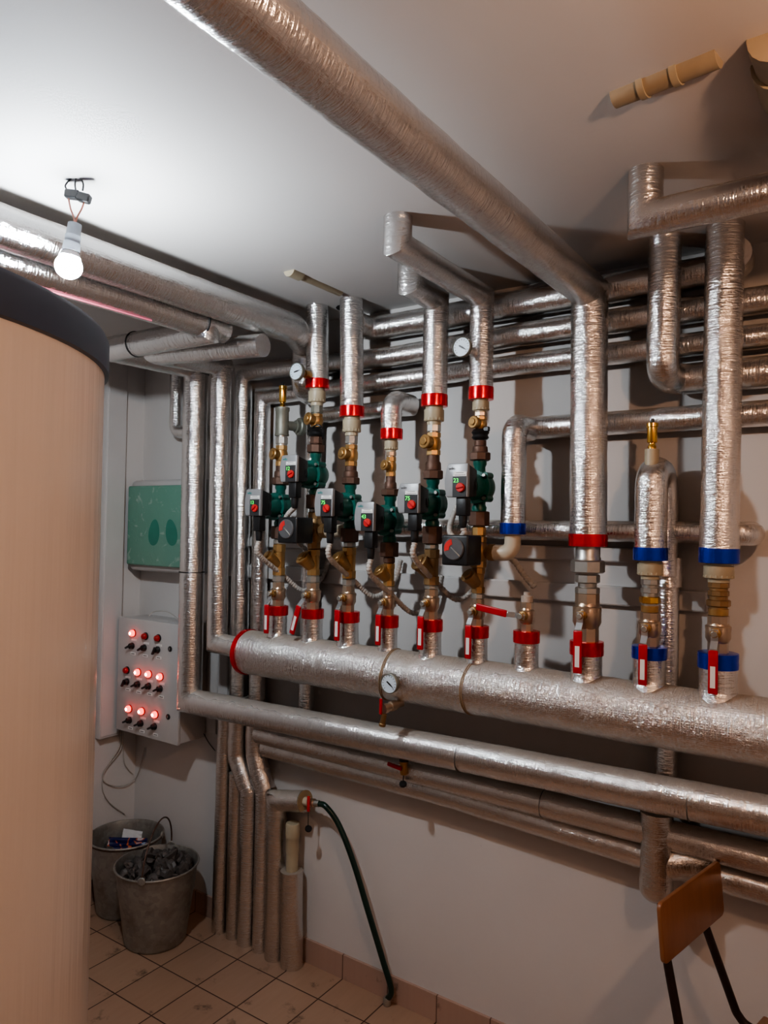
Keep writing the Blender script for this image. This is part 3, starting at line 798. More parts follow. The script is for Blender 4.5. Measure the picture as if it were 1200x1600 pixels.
# ------------------------------------------------------------------ insulated risers
def riser(k, y_c0, y_c1, R, path, lb, tape=None, bend=0., top_=None):
    """path continues upward from the collar"""
    x = XR[k]; z0, z1 = zr(x, y_c1), zr(x, y_c0)
    p = [V((x, YH, z0 + .002))] + [V(q) for q in path]
    o = pipe_thing(p, R, lb, bend, loc=(x, YH, z0))
    collar(o, (x, YH, (z0 + z1) / 2), R + .002, z1 - z0, tape or RED_TAPE)
    return o
xA = 1.187
rA = riser(1, 593, 608, .041, [(xA, YH, H)], 'vertical foil-wrapped pipe entering the ceiling above the second riser')
rB = riser(2, 635, 652, .041, [(1.342, YH, H)], 'vertical foil-wrapped pipe entering the ceiling above the third riser')
zE = 2.098
rD = riser(3, 670, 687, .0355, [(1.518, YH, zE), (1.518, YW, zE)], 'short foil-wrapped pipe bending back to the wall above the fourth riser', bend=.042)
zE5 = at(684, 462, 'y', YH).z - .012
d5 = at(634, 404, 'z', H)
rE = riser(4, 617, 636, .041, [(1.686, YH, zE5), (1.715, -.37, zE5 - .012), (1.715, -.37, H)], 'foil-wrapped pipe jogging toward the ceiling above the fifth riser')
zE6 = 2.392
rF = riser(5, 605, 625, .037, [(1.85, YH, zE6), (1.855, -.655, zE6), (1.855, -.655, H)], 'foil-wrapped pipe running under the ceiling above the sixth riser')
rG = riser(7, 834, 854, .0515, [(2.190, YH, 2.352), (2.205, YMIN, 2.330)], 'big foil-wrapped pipe rising from eighth riser then crossing the whole ceiling')
rI = riser(8, 855, 876, .0425, [(2.367, YH, zr(2.366, 736)), (2.367, YW - .01, zr(2.366, 736)), (2.372, YW - .01, 1.55)], 'foil-wrapped pipe with domed top and air vent on the ninth riser', BLUE_TAPE, bend=.046)
rJ = riser(9, 855, 880, .0465, [(2.543, YH, H)], 'tall foil-wrapped pipe with blue collar on the tenth riser', BLUE_TAPE)
zt = zr(2.367, 718)
fx = MB().lathe([(.0185, -.02), (.0185, zr(2.367, 702) - zt)], (2.367, YH, zt), seg=20)
top(fx, 'plastic_adapter', PPR, 'short beige plastic socket under the air vent of the ninth riser', 'plastic adapter', (2.367, YH, zt))
air_vent(2.367, zr(2.367, 702), zr(2.367, 655), 'bright brass air vent on top of the domed ninth riser')
build(MB().lathe([(.049, -.006), (.0485, .006), (.0475, .07)], (2.537, YH, zr(2.536, 853)), seg=32), 'foil_sleeve', FOIL, rJ)
# cold return riser with blue collar next to the sixth riser
xc = 1.965
zc0, zc1 = zr(xc, 835), zr(xc, 817)
cold = pipe_thing([(xc, YH, zc0), (xc, YH, 1.985), (xc, YW, 1.985)], .037, 'short foil-wrapped pipe with blue collar beside the black actuator, bending to wall', .04)
collar(cold, (xc, YH, (zc0 + zc1) / 2), .039, zc1 - zc0, BLUE_TAPE)
mb = MB().tube([(1.905, YH, zmv6), (xc, YH, zmv6), (xc, YH, zc0 + .01)], .0245, .03, 20, .01)
top(mb, 'plastic_elbow', PPR_W, 'cream plastic elbow joining the actuator valve to the blue collar', 'pipe elbow', (xc, YH, zmv6), 'plastic elbows at the mixing valves')
mb = MB().tube([(1.255, YH, zmv2), (1.31, YH, zmv2), (1.31, YW - .025, 1.668)], .022, .03, 20, .01)
top(mb, 'plastic_elbow', PPR_W, 'cream plastic elbow behind the pump, joining the second riser valve to the wall pipe', 'pipe elbow', (1.31, YH, zmv2), 'plastic elbows at the mixing valves')

# ------------------------------------------------------------------ horizontal wall pipes
ROWG = 'horizontal pipes along the back wall'
pipe_thing([(1.345, YH + .02, 2.385), (1.345, YW - .005, 2.385), (2.562, YW - .005, 2.390), (2.562, YH + .01, 2.390)], .043, 'topmost horizontal wall pipe just under the ceiling', .05, group=ROWG)
rowB = pipe_thing([(.786, YW, .0), (.786, YW, .60), (.716, YW, .73), (.712, YW, 1.0), (.700, YW, 2.296), (1.45, YW, 2.275), (1.9, YW, 2.290), (XMAX, YW, 2.295)], .037, 'foil pipe rising from the floor bundle, then second horizontal wall pipe from ceiling', .0, group=ROWG)
rowC = pipe_thing([(.864, YW, 0.0), (.866, YW, .60), (.817, YW, .75), (.812, YW, 2.185), (1.9, YW, 2.195), (XMAX, YW, 2.195)], .033, 'foil pipe rising from the floor bundle, then third horizontal wall pipe from ceiling', .0, group=ROWG)
pipe_thing([(2.395, YH, H), (2.392, YH, 2.10), (2.392, YW, 2.10), (XMAX, YW, 2.095)], .0425, 'foil pipe dropping from ceiling and turning along the wall behind the tenth riser', .042, group=ROWG)
pipe_thing([(1.965, YW + .004, 1.990), (XMAX, YW, 1.990)], .035, 'lowest upper wall pipe, starting at the bend with blue collar', .0, group=ROWG)
pipe_thing([(1.07, YW, .905), (1.085, YW, 2.09), (1.53, YW, 2.09)], .030, 'vertical foil pipe behind the second riser turning toward the fourth riser', .04, group=ROWG)
pipe_thing([(1.30, YW, 1.668), (2.60, YW, 1.672), (2.60, YH + .03, 1.672), (2.54, YH + .03, 1.672)], .031, 'thin horizontal wall pipe at pump height ending behind the tenth riser', .034, group=ROWG)
mb = MB().tube([(2.40, YW - .01, 1.655), (2.45, YW - .01, 1.655)], .036, 0, 24, .01, .06)
# vertical pipe behind ninth riser down to thick bottom elbow
vp = pipe_thing([(2.383, YW + .005, 1.60), (2.383, YW + .005, .93)], .030, 'thin vertical foil pipe on the wall behind the ninth riser', 0)
build(MB().tube([(2.383, YW + .003, 1.60), (2.383, YW + .003, 1.52)], .038, 0, 24, .01, .06), 'foil_sleeve', FOIL, vp)
Lb = .245; Rb = .044
be = top(MB().tube([(2.373, -.098, .905), (2.374, -.098, .905 - Lb)], Rb, 0, 28, .006, .05, True, lambda l: Rb * (1 if l < Lb - Rb * .8 else max(.02, sqrt(max(0, 1 - ((l - Lb + Rb * .8) / (Rb * .82)) ** 2))))), 'insulated_pipe', FOIL_DULL, 'thick foil-wrapped pipe end hanging below the long lower pipe near the chair', 'pipe', (2.373, -.098, .905), sharp=60)
build(MB().tube([(2.385, -.085, .765), (2.50, -.052, .790)], .047, 0, 24, .01, .07), 'foil_sleeve', FOIL_DULL, be)

# lower long pipes
zl0, zl1 = .950, .990
L1 = pipe_thing([(.548, YH, 2.306), (.556, YH, zl0), (XMAX, YH, zl1 + .012)], .0495, 'long foil pipe dropping from ceiling and running under the header', 0.)
# upper end of that pipe comes out into the room and turns
for z_ in (at(300, 585, 'y', YH).z, at(291, 893, 'y', YH).z):
    cable_tie(L1, (.552, YH, z_), .0495, (0, 0, 1))
p2 = pipe_thing([(.697, YH, 2.300), (.708, YH, 1.200), (X0H, YH, 1.192)], .0405, 'vertical foil pipe feeding the red-banded end of the header', 0.)
p1b = pipe_thing([(.548, YH + .03, 2.306), (.545, -.575, 2.300), (1.058, -.575, 2.298), (1.058, -.575, 2.325)], .0435, 'foil pipe crossing under the ceiling beside the tank, tied with black strap', 0.)
cable_tie(p1b, (.70, -.575, 2.300), .0435, (1, 0, 0))
p2b = pipe_thing([(.697, YH + .03, 2.300), (.694, -.47, 2.286), (1.175, -.43, 2.268)], .0385, 'foil pipe turning under the twin ceiling pipes above the second vertical', 0.)
big = pipe_thing([(1.165, YMIN, 2.362), (1.165, -.275, 2.362), (1.085, -.105, 2.345), (1.07, -.100, 2.19), (1.06, YW, 2.185)], .052, 'large foil pipe running under the ceiling behind the hanging bulb', .06, seg=32)
low = pipe_thing([(1.058, YMIN, 2.316), (1.058, -.50, 2.320)], .045, 'smaller foil pipe strapped beneath the large one behind the bulb', 0.)
cable_tie(low, (1.058, -.60, 2.320), .046, (0, 1, 0))
build(MB().tube([(1.072, -1.45, 2.2725), (1.072, -.80, 2.275)], .0026, seg=6), 'red_tape_strip', PINK, low)
pipe_thing([(.283, YW, H), (.288, YW, 2.075), (.46, YW, 2.06)], .028, 'short narrow foil drop pipe on the wall behind the tall verticals', .034)
L2 = pipe_thing([(.87, -.088, .857), (2.0, -.088, .850), (XMAX, -.088, .828)], .040, 'upper of two wall pipes under the long lower pipe', 0., mt=FOIL_DULL, group=ROWG)
L3 = pipe_thing([(.875, YW, .797), (1.7, YW, .790), (2.4, YW, .760), (XMAX, YW, .735)], .042, 'lowest of the wall pipes, starting at the floor bundle', 0., mt=FOIL_DULL, group=ROWG)
def seam(par, c, R, axis): return build(MB().lathe([(R - .001, -.0012), (R + .0012, -.0008), (R + .0012, .0008), (R - .001, .0012)], c, axis, 32), 'foil_seam', INK, par)
for px in (722, 1080):
    q = at(px, 1170, 'y', YH); seam(L1, (q.x, YH, .948 + (q.x - .556) * (zl1 + .012 - zl0) / (XMAX - .556)), .0497, (1, 0, 0))
q = at(850, 1255, 'y', -.088); seam(L2, (q.x, -.088, .850), .0402, (1, 0, 0))
# floor bundle
pipe_thing([(.634, YW, 0), (.642, YW, .90)], .033, 'first vertical pipe of the floor bundle, nearest the buckets', 0., mt=FOIL_DULL, group='floor bundle pipes')
pipe_thing([(.714, YW, 0), (.712, YW, .66)], .030, 'second vertical pipe of the floor bundle, narrow and short', 0., mt=FOIL_DULL, group='floor bundle pipes')
p5 = pipe_thing([(.945, YW - .005, 0), (.938, YW - .005, .600), (1.085, YW - .012, .632)], .040, 'floor bundle pipe that bends out to the hose tap', 0., mt=FOIL_DULL, group='floor bundle pipes')
p6 = pipe_thing([(1.032, YW - .005, 0), (1.022, YW - .005, .355)], .043, 'thick short floor pipe with plastic stub, last of the bundle', 0., mt=FOIL_DULL, group='floor bundle pipes')
mb = MB().lathe([(.0235, .34), (.0235, .425), (.0255, .426), (.0255, .478), (.0262, .479), (.0275, .484), (.0275, .528), (.025, .534)], (1.023, YW - .005, 0), seg=24)
top(mb, 'plastic_stub', PPR, 'capped beige plastic pipe stub standing out of the thick floor pipe', 'pipe stub', (1.023, YW - .005, .34))
for par, pp in ((rowB, [(.713, YW, .97), (.716, YW, .73), (.775, YW, .615)]), (rowC, [(.813, YW, .97), (.817, YW, .75), (.872, YW, .625)])):
    build(MB().tube(pp, .041, .05, 28, .012, .07), 'foil_sleeve', FOIL_DULL, par)
# ceiling drop and horizontal pipe at upper right
pipe_thing([(2.449, -.57, H), (2.449, -.57, 2.357), (XMAX, -.57, 2.368)], .0375, 'foil pipe dropping from ceiling and turning along it above the blue-collared risers', 0.)

# ------------------------------------------------------------------ plastic stubs in the ceiling
def stub(name, p, R, lb, bands=()):
    o = top(MB().tube(p, R, R * 1.2, 20, .01, .02), name, PPR_C, lb, 'pipe stub', p[0], 'plastic pipe stubs in the ceiling')
    for c, r, h in bands: build(MB().lathe([(r, -h / 2), (r, h / 2)], c, V(p[-1]) - V(p[0]), 20), 'pipe_band', PPR, o)
    # ragged plaster where it enters
    return o
a, b = V((2.475, -.880, H + .004)), V((2.655, -.905, H + .004)); dd = (b - a)
stub('plastic_pipe_stub', [a, b], .023, 'plastic pipe fittings half sunk in the ceiling plaster near the upper corner', [(a + dd * .30, .026, .012), (a + dd * .62, .026, .012)])
stub('plastic_pipe_stub', [V((2.745, -.925, H - .004)), V((2.750, -.60, H - .006))], .046, 'thick yellowish plastic pipe half sunk in the ceiling at the upper frame corner', [(V((2.747, -.80, H - .005)), .052, .10)])
a, b = V((1.350, -.495, H + .004)), V((1.352, -.25, H + .006))
stub('plastic_pipe_stub', [a, b], .017, 'thin plastic pipe half sunk in the ceiling near the third riser', [(a + (b - a) * .06, .022, .05)])

# ------------------------------------------------------------------ gauges and drain taps
def gauge(c, back, R, needle, lb, neck_mt=None):
    c = V(c); d = V((0, -1, 0))
    o = empty('temperature_gauge', c, lb, 'gauge', 'round dial gauges')
    build(MB().lathe([(R * .5, -.012), (R, -.010), (R * 1.02, -.004), (R * 1.02, .004), (R * .95, .006), (R * .93, .002), (R * .2, .002)], c, d, 36), 'gauge_case', GREYIRON, o)
    fc = build(MB().lathe([(R * .93, .0015), (R * .93, .0025)], c, d, 36), 'gauge_face', DIALWHITE, o)
    for i in range(13):
        t = radians(225 - 270 * i / 12)
        u = V((cos(t), 0, sin(t)))
        build(MB().box(c + u * R * .74 + V((0, -.003, 0)), (R * .14, .0006, R * .045), (u, V((0, 1, 0)), V((-u.z, 0, u.x)))), 'tick_mark', INK, fc)
    t = radians(needle); u = V((cos(t), 0, sin(t)))
    mb = MB().prism([(-R * .35, -R * .07), (-R * .3, R * .07), (R * .12, R * .09), (R * .72, 0), (R * .12, -R * .09)], c + V((0, -.0034, 0)), u, V((-u.z, 0, u.x)), .0006)
    build(mb, 'needle', BLACK, fc)
    build(MB().lathe([(.009, .008), (.009, back * .45), (.014, back * .47), (.014, back)], c, -d, 16), 'gauge_stem', neck_mt or BRASS, o)
    return o
ga = at(465, 581, 'y', YH - .10)
gauge((ga.x, YH - .105, ga.z), .085, .030, 10, 'round dial gauge on the pipe above the second riser')
ga = at(723, 543, 'y', YH - .10)
gauge((ga.x, YH - .105, ga.z), .085, .030, -32, 'round dial gauge on the pipe above the sixth riser', FOIL)
ga = at(608, 1068, 'y', YH - RH - .03)
gauge((ga.x, YH - RH - .028, ga.z), .06, .031, -36, 'round dial gauge on the front of the header', BRASS)
# header drain tap under the gauge
ga = at(610, 1104, 'y', YH - RH)
o = empty('drain_tap', ga, 'small brass drain tap with red handle under the header gauge', 'drain tap', 'small red-handled taps')
mb = MB().lathe([(.012, -.05), (.012, -.02), (.016, -.02), (.016, .0), (.013, .002), (.013, .014), (.016, .016), (.016, .03)], ga, V((-.25, -1, -.1)), 16)
build(mb, 'tap_body', NICKEL, o)
build(MB().box(ga + V((-.012, -.036, .005)), (.010, .008, .05), None, .003, 2), 'tap_handle', LEVERRED, o)
build(MB().lathe([(.009, 0), (.009, -.03), (.011, -.032), (.011, -.04)], ga + V((-.004, -.028, -.018)), (.2, 0, 1), 12), 'tap_outlet', BRASS_OLD, o)
# drain tap on the lower wall pipe
ga = at(631, 1192, 'y', -.132)
o = empty('drain_tap', ga, 'drain tap with red handle pointing sideways on the upper wall pipe below', 'drain tap', 'small red-handled taps')
build(MB().lathe([(.016, .006), (.016, .016), (.013, .017), (.013, .022)], ga, (0, 0, 1), 16), 'tap_collar', BLACK, o)
build(MB().lathe([(.011, -.038), (.013, -.03), (.013, -.004), (.015, -.002), (.015, .008)], ga, (0, 0, 1), 16), 'tap_body', BRASS, o)
build(MB().box(ga + V((-.026, -.016, -.012)), (.056, .008, .014), ((1, 0, -.12), (0, 1, 0), (.12, 0, 1)), .003, 2), 'tap_handle', LEVERRED, o)
build(MB().tube([ga + V((.002, -.004, -.036)), ga + V((.002, -.005, -.062))], .0018, seg=6), 'cap_chain', BLACK, o)
build(MB().lathe([(.012, -.004), (.013, 0), (.012, .004)], ga + V((.002, -.006, -.068)), (.2, -.5, 1), 14), 'hanging_cap', BLACK, o)
# hose tap on the floor bundle
e = V((1.085, YW - .012, .632)); ax = V((1, -.05, .12)).normalized()
o = empty('hose_tap', e, 'ball tap with red handle at the open end of the foil stub', 'tap')
build(MB().lathe([(.040, -.001), (.0408, .003), (.017, .003)], e, ax, 28), 'insulation_end', FOAM, o)
build(MB().lathe([(.0165, -.01), (.0165, .022), (.012, .024), (.012, .03)], e, ax, 20), 'tap_pipe', PPR_W, o)
build(MB().lathe([(.014, .026), (.015, .03), (.015, .05), (.012, .052), (.012, .058)], e, ax, 18), 'tap_body', NICKEL, o)
build(MB().box(e + ax * .036 + V((0, -.018, .0)), (.012, .008, .058), None, .003, 2), 'tap_handle', REDPLASTIC, o)
build(MB().tube([e + ax * .036 + V((.0, -.018, -.028)), e + ax * .036 + V((0, -.018, -.085))], .0015, seg=6), 'cap_chain', BLACK, o)
build(MB().lathe([(.013, -.003), (.013, .003)], e + ax * .036 + V((.004, -.02, -.09)), (.5, -.3, .8), 14), 'hanging_cap', BLACK, o)
hp = [e + ax * .052, e + ax * .075, e + ax * .11 + V((0, 0, -.008)), at(530, 1290, 'y', -.055), at(553, 1350, 'y', -.05), at(577, 1430, 'y', -.05), at(598, 1500, 'y', -.04), at(611, 1546, 'y', -.034), V((1.455, -.033, .016))]
hose = top(MB().tube(bez(hp, 12), .0105, seg=12, step=9), 'garden_hose', HOSE, 'dark green hose hanging from the tap to the floor', 'hose', hp[0])
build(MB().lathe([(.0125, 0), (.0125, .018), (.0115, .02)], e + ax * .055, ax, 16), 'hose_clamp', STEEL, hose)
build(MB().lathe([(.0135, 0), (.0145, .004), (.0145, .022), (.0115, .026)], V((1.455, -.033, 0.001)), (0, 0, 1), 16), 'hose_fitting', STEEL, hose)

# ------------------------------------------------------------------ trunking
def trunk(x0, x1, z0, z1, lb, depth=.022, name='cable_trunking'):
    mb = MB().box(((x0 + x1) / 2, -depth / 2, (z0 + z1) / 2), (x1 - x0, depth, z1 - z0), None, .002, 2)
    mb.box(((x0 + x1) / 2, -depth - .0006, (z0 + z1) / 2), ((x1 - x0) - .006, .002, (z1 - z0) - .006), None, .0008, 1)
    return top(mb, name, PVC, lb, 'cable trunking', ((x0 + x1) / 2, 0, z0), 'white cable trunking on the walls')
trunk(.50, 2.48, 1.452, 1.508, 'lower white cable trunking running along the back wall behind the strainers')
trunk(.56, 2.34, 1.58, 1.622, 'upper white cable trunking on the back wall under the thin pipe')
trunk(.500, .555, .78, 1.45, 'vertical white trunking beside the control panel, next to the panel')
trunk(.562, .617, .78, 1.45, 'vertical white trunking behind the header end, away from the panel')
mb = MB().box((.017, -.168, (.71 + H) / 2), (.034, .10, H - .71), None, .003, 2)
mb.box((.0352, -.168, (.715 + H) / 2), (.002, .092, H - .725), None, .0008, 1)
top(mb, 'cable_trunking', PVC, 'wide white vertical trunking beside the tank, reaching from ceiling to panel bottom', 'cable trunking', (0, -.168, .71), 'white cable trunking on the walls')
# corrugated conduit end behind sixth riser
cp = bez([(1.885, YW - .03, 1.60), (1.93, YW - .035, 1.575), (1.965, YW - .03, 1.53), (2.0, YW - .03, 1.495)], 12)
top(MB().tube(cp, .009, seg=12, step=9, rfun=lambda l: .009 + .001 * (1 if int(l / .006) % 2 else -1)), 'corrugated_conduit', CABLE, 'cut end of grey corrugated conduit by the stub with sideways lever', 'conduit', cp[0])

# ------------------------------------------------------------------ control panel and green box
YP = -.157
PX0, PX1, PZ0, PZ1 = .066, .472, .752, 1.246
o = empty('control_panel', (.27, 0, PZ0), 'light grey control panel with red lamps and black switches on the wall', 'control panel')
mb = MB().box(((PX0 + PX1) / 2, YP / 2 + .006, (PZ0 + PZ1) / 2), (PX1 - PX0, -YP - .012, PZ1 - PZ0), None, .004, 2)
build(mb, 'cabinet', PANELGREY, o)
build(MB().box(((PX0 + PX1) / 2, YP + .008, (PZ0 + PZ1) / 2), (PX1 - PX0 + .006, .016, PZ1 - PZ0 + .006), None, .004, 2), 'panel_door', PANELGREY, o)
d = V((0, -1, 0))
lamps = [((209, 989), 1), ((228, 994), 0), ((248, 997), 0), ((199, 1047), 0), ((217, 1050), 1), ((234, 1053), 1), ((252, 1057), 1), ((203, 1107), 1), ((223, 1111), 1), ((244, 1116), 1)]
for (px, py), on in lamps:
    c = at(px, py, 'y', YP)
    build(MB().lathe([(.0165, 0), (.0165, .004), (.014, .005)], c, d, 20), 'lamp_bezel', REDPLASTIC if on else BLACK, o)  # bezels of lit lamps are red: the lamp's halo put into the colour
    lp = build(MB().lathe([(.0135, .003), (.0135, .013), (.011, .018), (.006, .0205)], c, d, 20), 'indicator_lamp', LAMP_ON if on else LAMP_OFF, o)
    if on: build(MB().lathe([(.0068, .019), (.0062, .021), (.003, .0225)], c, d, 16), 'lamp_core', LAMP_CORE, lp)
    build(MB().box((c.x + .004, YP - .0006, c.z - .030), (.036, .0012, .009)), 'name_plate', WHITE, o)
for px, py, a in [(207, 1009, 25), (226, 1012, 30), (247, 1015, 60), (199, 1065, 60), (216, 1069, 25), (233, 1072, 25), (251, 1076, 25), (203, 1125, 25), (221, 1130, 25), (242, 1135, 25)]:
    c = at(px, py, 'y', YP); t = radians(a)
    sw = build(MB().lathe([(.0145, 0), (.0145, .005), (.0125, .007), (.0125, .014), (.011, .016)], c, d, 20), 'rotary_switch', BLACK, o)
    build(MB().box(c + V((-.004 * cos(t), -.021, -.004 * sin(t))), (.036, .012, .0085), ((cos(t), 0, sin(t)), (0, 1, 0), (-sin(t), 0, cos(t))), .0025, 2), 'switch_grip', BLACK, sw)
    build(MB().box((c.x + .006, YP - .0006, c.z - .034), (.032, .0012, .011)), 'name_plate', WHITE, o)
    build(MB().box((c.x + .006, YP - .0014, c.z - .034), (.022, .0006, .003)), 'name_print', INK, o)
for px, py in ((266, 1014), (263, 1120)):
    c = at(px, py, 'y', YP)
    lk = build(MB().lathe([(.0115, 0), (.0115, .003), (.010, .004)], c, d, 20), 'door_lock', BLACK, o)
    build(MB().box(c + V((0, -.0045, 0)), (.003, .001, .011)), 'key_slot', STEEL, lk)
# loose wires by the panel
def wire(lb, pts, r=.0022, mt=CABLE, cat='wire', grp='thin loose wires'):
    return top(wirep(pts, r), 'loose_wire', mt, lb, cat, pts[0], grp)
wire('thin grey wire looping low on the wall under the wide trunking', [at(188, 1135, 'x', .015), at(187, 1165, 'x', .012), at(172, 1190, 'x', .008), at(160, 1210, 'x', .008), at(166, 1224, 'x', .006), at(190, 1228, 'x', .012), at(210, 1218, 'y', -.012), at(220, 1195, 'y', -.008), at(226, 1168, 'y', -.006)])
wire('second grey wire making a wider loop beneath the trunking', [at(191, 1135, 'x', .018), at(189, 1170, 'x', .010), at(164, 1205, 'x', .006), at(160, 1232, 'x', .006), at(172, 1255, 'x', .006), at(195, 1272, 'x', .006)])
wire('grey wire hanging beside the panel and curving behind the buckets', [at(194, 1120, 'x', .02), at(192, 1160, 'x', .010), at(194, 1190, 'x', .006), at(201, 1203, 'x', .006), at(208, 1210, 'y', -.01)])
wire('thin wires arching over the top of the control panel', [at(232, 963, 'y', -.12), at(240, 956, 'y', -.10), at(258, 955, 'y', -.10), at(272, 962, 'y', -.11), at(284, 975, 'y', -.11)])
wire('thin dark wire hanging from the vertical trunking bottom', [V((.471, -.012, .768)), at(326, 1160, 'y', -.008), at(336, 1173, 'y', -.006)], .002, INK)
# green boxed distribution board wrapped in film
GX0, GX1, GZ0, GZ1, GY = .035, .50, 1.452, 1.862, -.100
o = empty('distribution_box', (.26, 0, GZ0), 'pale electrical box with green film-wrapped front behind the vertical pipes', 'electrical box')
build(MB().box(((GX0 + GX1) / 2, GY / 2 + .004, (GZ0 + GZ1) / 2), (GX1 - GX0, -GY - .008, GZ1 - GZ0), None, .022, 4), 'box_shell', PANELGREY, o)
build(MB().box(((GX0 + GX1) / 2, GY - .002, (GZ0 + GZ1) / 2), (GX1 - GX0 - .022, .022, GZ1 - GZ0 - .055), None, .008, 3), 'film_front', FILM, o)
for px in (241, 268):
    c = at(px, 832, 'y', GY - .012)
    poly = [(.036 * cos(t) * (1 - .15 * sin(t)), .058 * sin(t)) for t in [2 * pi * i / 28 for i in range(28)]]
    build(MB().prism(poly, (c.x, GY - .0125, c.z), V((1, 0, .25 if px > 250 else -.12)), V((-.25 if px > 250 else .12, 0, 1)), .0015), 'green_window', FILM_DARK, o)

# ------------------------------------------------------------------ buffer tank
TC = V((1.42, -1.89, 0)); TR = .574; TZ = 1.93
o = empty('buffer_tank', TC, 'tall round buffer tank in a cream vinyl jacket with dark lid', 'tank')
prof = [(TR - .01, .02), (TR, .03)] + [(TR, .03 + (TZ - .03) * i / 20) for i in range(1, 21)]
build(MB().lathe(prof, TC, (0, 0, 1), 128), 'tank_jacket', TANK, o)
build(MB().lathe([(TR + .001, TZ - .004), (TR + .007, TZ - .002), (TR + .007, TZ + .050), (TR + .003, TZ + .058), (TR - .01, TZ + .061), (TR * .5, TZ + .064), (.01, TZ + .065)], TC, (0, 0, 1), 128), 'tank_lid', LIDBLUE, o)
build(MB().lathe([(TR - .05, 0), (TR - .05, .03)], TC, (0, 0, 1), 64), 'tank_plinth', BLACK, o)

# ------------------------------------------------------------------ hanging bulbs
def bulb(x, y, zc, mt, lb, tilt=(0, 0)):
    o = empty('light_bulb', (x, y, zc + .2), lb, 'light bulb', 'bare bulbs on ceiling wires')
    ax = V((tilt[0], tilt[1], -1)).normalized()
    t0 = V((x, y, 2.385))
    b0 = V((x, y, 2.425))
    mb = MB().box(b0 + V((-.012, 0, .004)), (.034, .020, .020), ((.83, .56, -.1), (-.56, .83, 0), (.08, .05, 1)), .003, 1)
    mb.box(b0 + V((.016, .011, -.006)), (.030, .019, .020), ((.8, .55, -.25), (-.56, .83, 0), (.2, .14, 1)), .003, 1)
    build(mb, 'terminal_block', BLACK, o)
    for dx, dy in ((-.016, -.01), (.0, 0), (.014, .008)):
        build(wirep([b0 + V((dx, dy, .01)), b0 + V((dx * 1.4 - .004, dy, .026)), V((x + dx * .5, y + dy * .5, H + .004))], .002), 'feed_wire', BLACK, o)
    for dx, dy in ((-.014, -.009), (.018, .012)):
        build(wirep([b0 + V((dx, dy, -.008)), b0 + V((dx * .7, dy * .7, -.03)), t0 + V((dx * .15, dy * .15, -.015)), t0 + V((dx * .1, dy * .1, -.035))], .002), 'lead_wire', WIRE, o)
    s0 = t0 + V((0, 0, -.025))
    build(MB().lathe([(.010, 0), (.015, .002), (.016, .028), (.0175, .03), (.017, .046), (.0185, .047), (.0195, .066), (.018, .067)], s0, ax, 28), 'lamp_socket', SOCKET, o)
    build(MB().lathe([(.016, .066), (.020, .072), (.0235, .080)], s0, ax, 28), 'bulb_collar', BULB_BASE, o)
    pr_ = [(.0236, .080)] + [(.030 * sin(pi * (.30 + .70 * i / 12)) , .102 - .028 * cos(pi * (.30 + .70 * i / 12))) for i in range(13)]
    build(MB().lathe(pr_, s0, ax, 32), 'bulb_globe', mt, o)
bulb(1.338, -1.225, 2.25, BULB_COOL, 'lit cool white bulb hanging by wires near the tank', (-.09, -.07))
bulb(3.18, -1.46, 2.25, BULB_WARM, 'lit warm bulb hanging beyond the frame edge by the upper corner')

# ------------------------------------------------------------------ buckets
def bucket(c, r0, r1, h, tiltv, lb, handle):
    c = V(c)
    o = empty('metal_bucket', c, lb, 'bucket', 'galvanized buckets')
    w = .002
    prof = [(r0 - .004, 0), (r0, .004), (r0 + .002, .012)]
    def rr(z): return r0 + (r1 - r0) * z / h
    for i in range(1, 21):
        z = h * i / 20; b = .0025 if i in (13, 15) else 0
        prof.append((rr(z) + b, z))
    prof += [(r1 + .005, h - .002), (r1 + .007, h + .002), (r1 + .005, h + .006), (r1, h + .005)]
    prof += [(rr(z) - w * 2, z) for z in (h - .01, h * .6, h * .2, .02)] + [(.01, .018)]
    build(MB().lathe(prof, c, tiltv, 48), 'bucket_body', GALV, o)
    up = V(tiltv).normalized()
    e1 = V(handle[0]).normalized(); e1 = (e1 - up * e1.dot(up)).normalized()
    rim = c + up * h
    for s in (-1, 1):
        p = rim + e1 * s * (r1 + .004)
        build(MB().lathe([(.013, -.004), (.016, 0), (.013, .005)], p + up * .004, e1 * s, 16), 'handle_ear', GALV, o)
    fold = V(handle[1]).normalized()
    pts = [rim + e1 * (r1 + .006) * cos(pi * t) + fold * (handle[2] * sin(pi * t)) for t in [i / 28 for i in range(29)]]
    build(MB().tube(pts, .0033, seg=8, step=9), 'wire_handle', RUST, o)
    return o, rim, up
cF = V((.468, -.240, 0)); 
bF, rimF, upF = bucket(cF, .120, .160, .298, (0, 0, 1), 'front galvanized bucket filled with coal', (at(272, 1305, 'z', .3) - at(217, 1373, 'z', .3), V((-.06, .12, 1)), .165))
cB = V((.168, -.166, 0))
bB, rimB, upB = bucket(cB, .116, .153, .312, (0, 0, 1), 'rear galvanized bucket with rubbish, beside the tank', (V((.8, .5, 0)), V((.5, -.85, -.05)), .150))
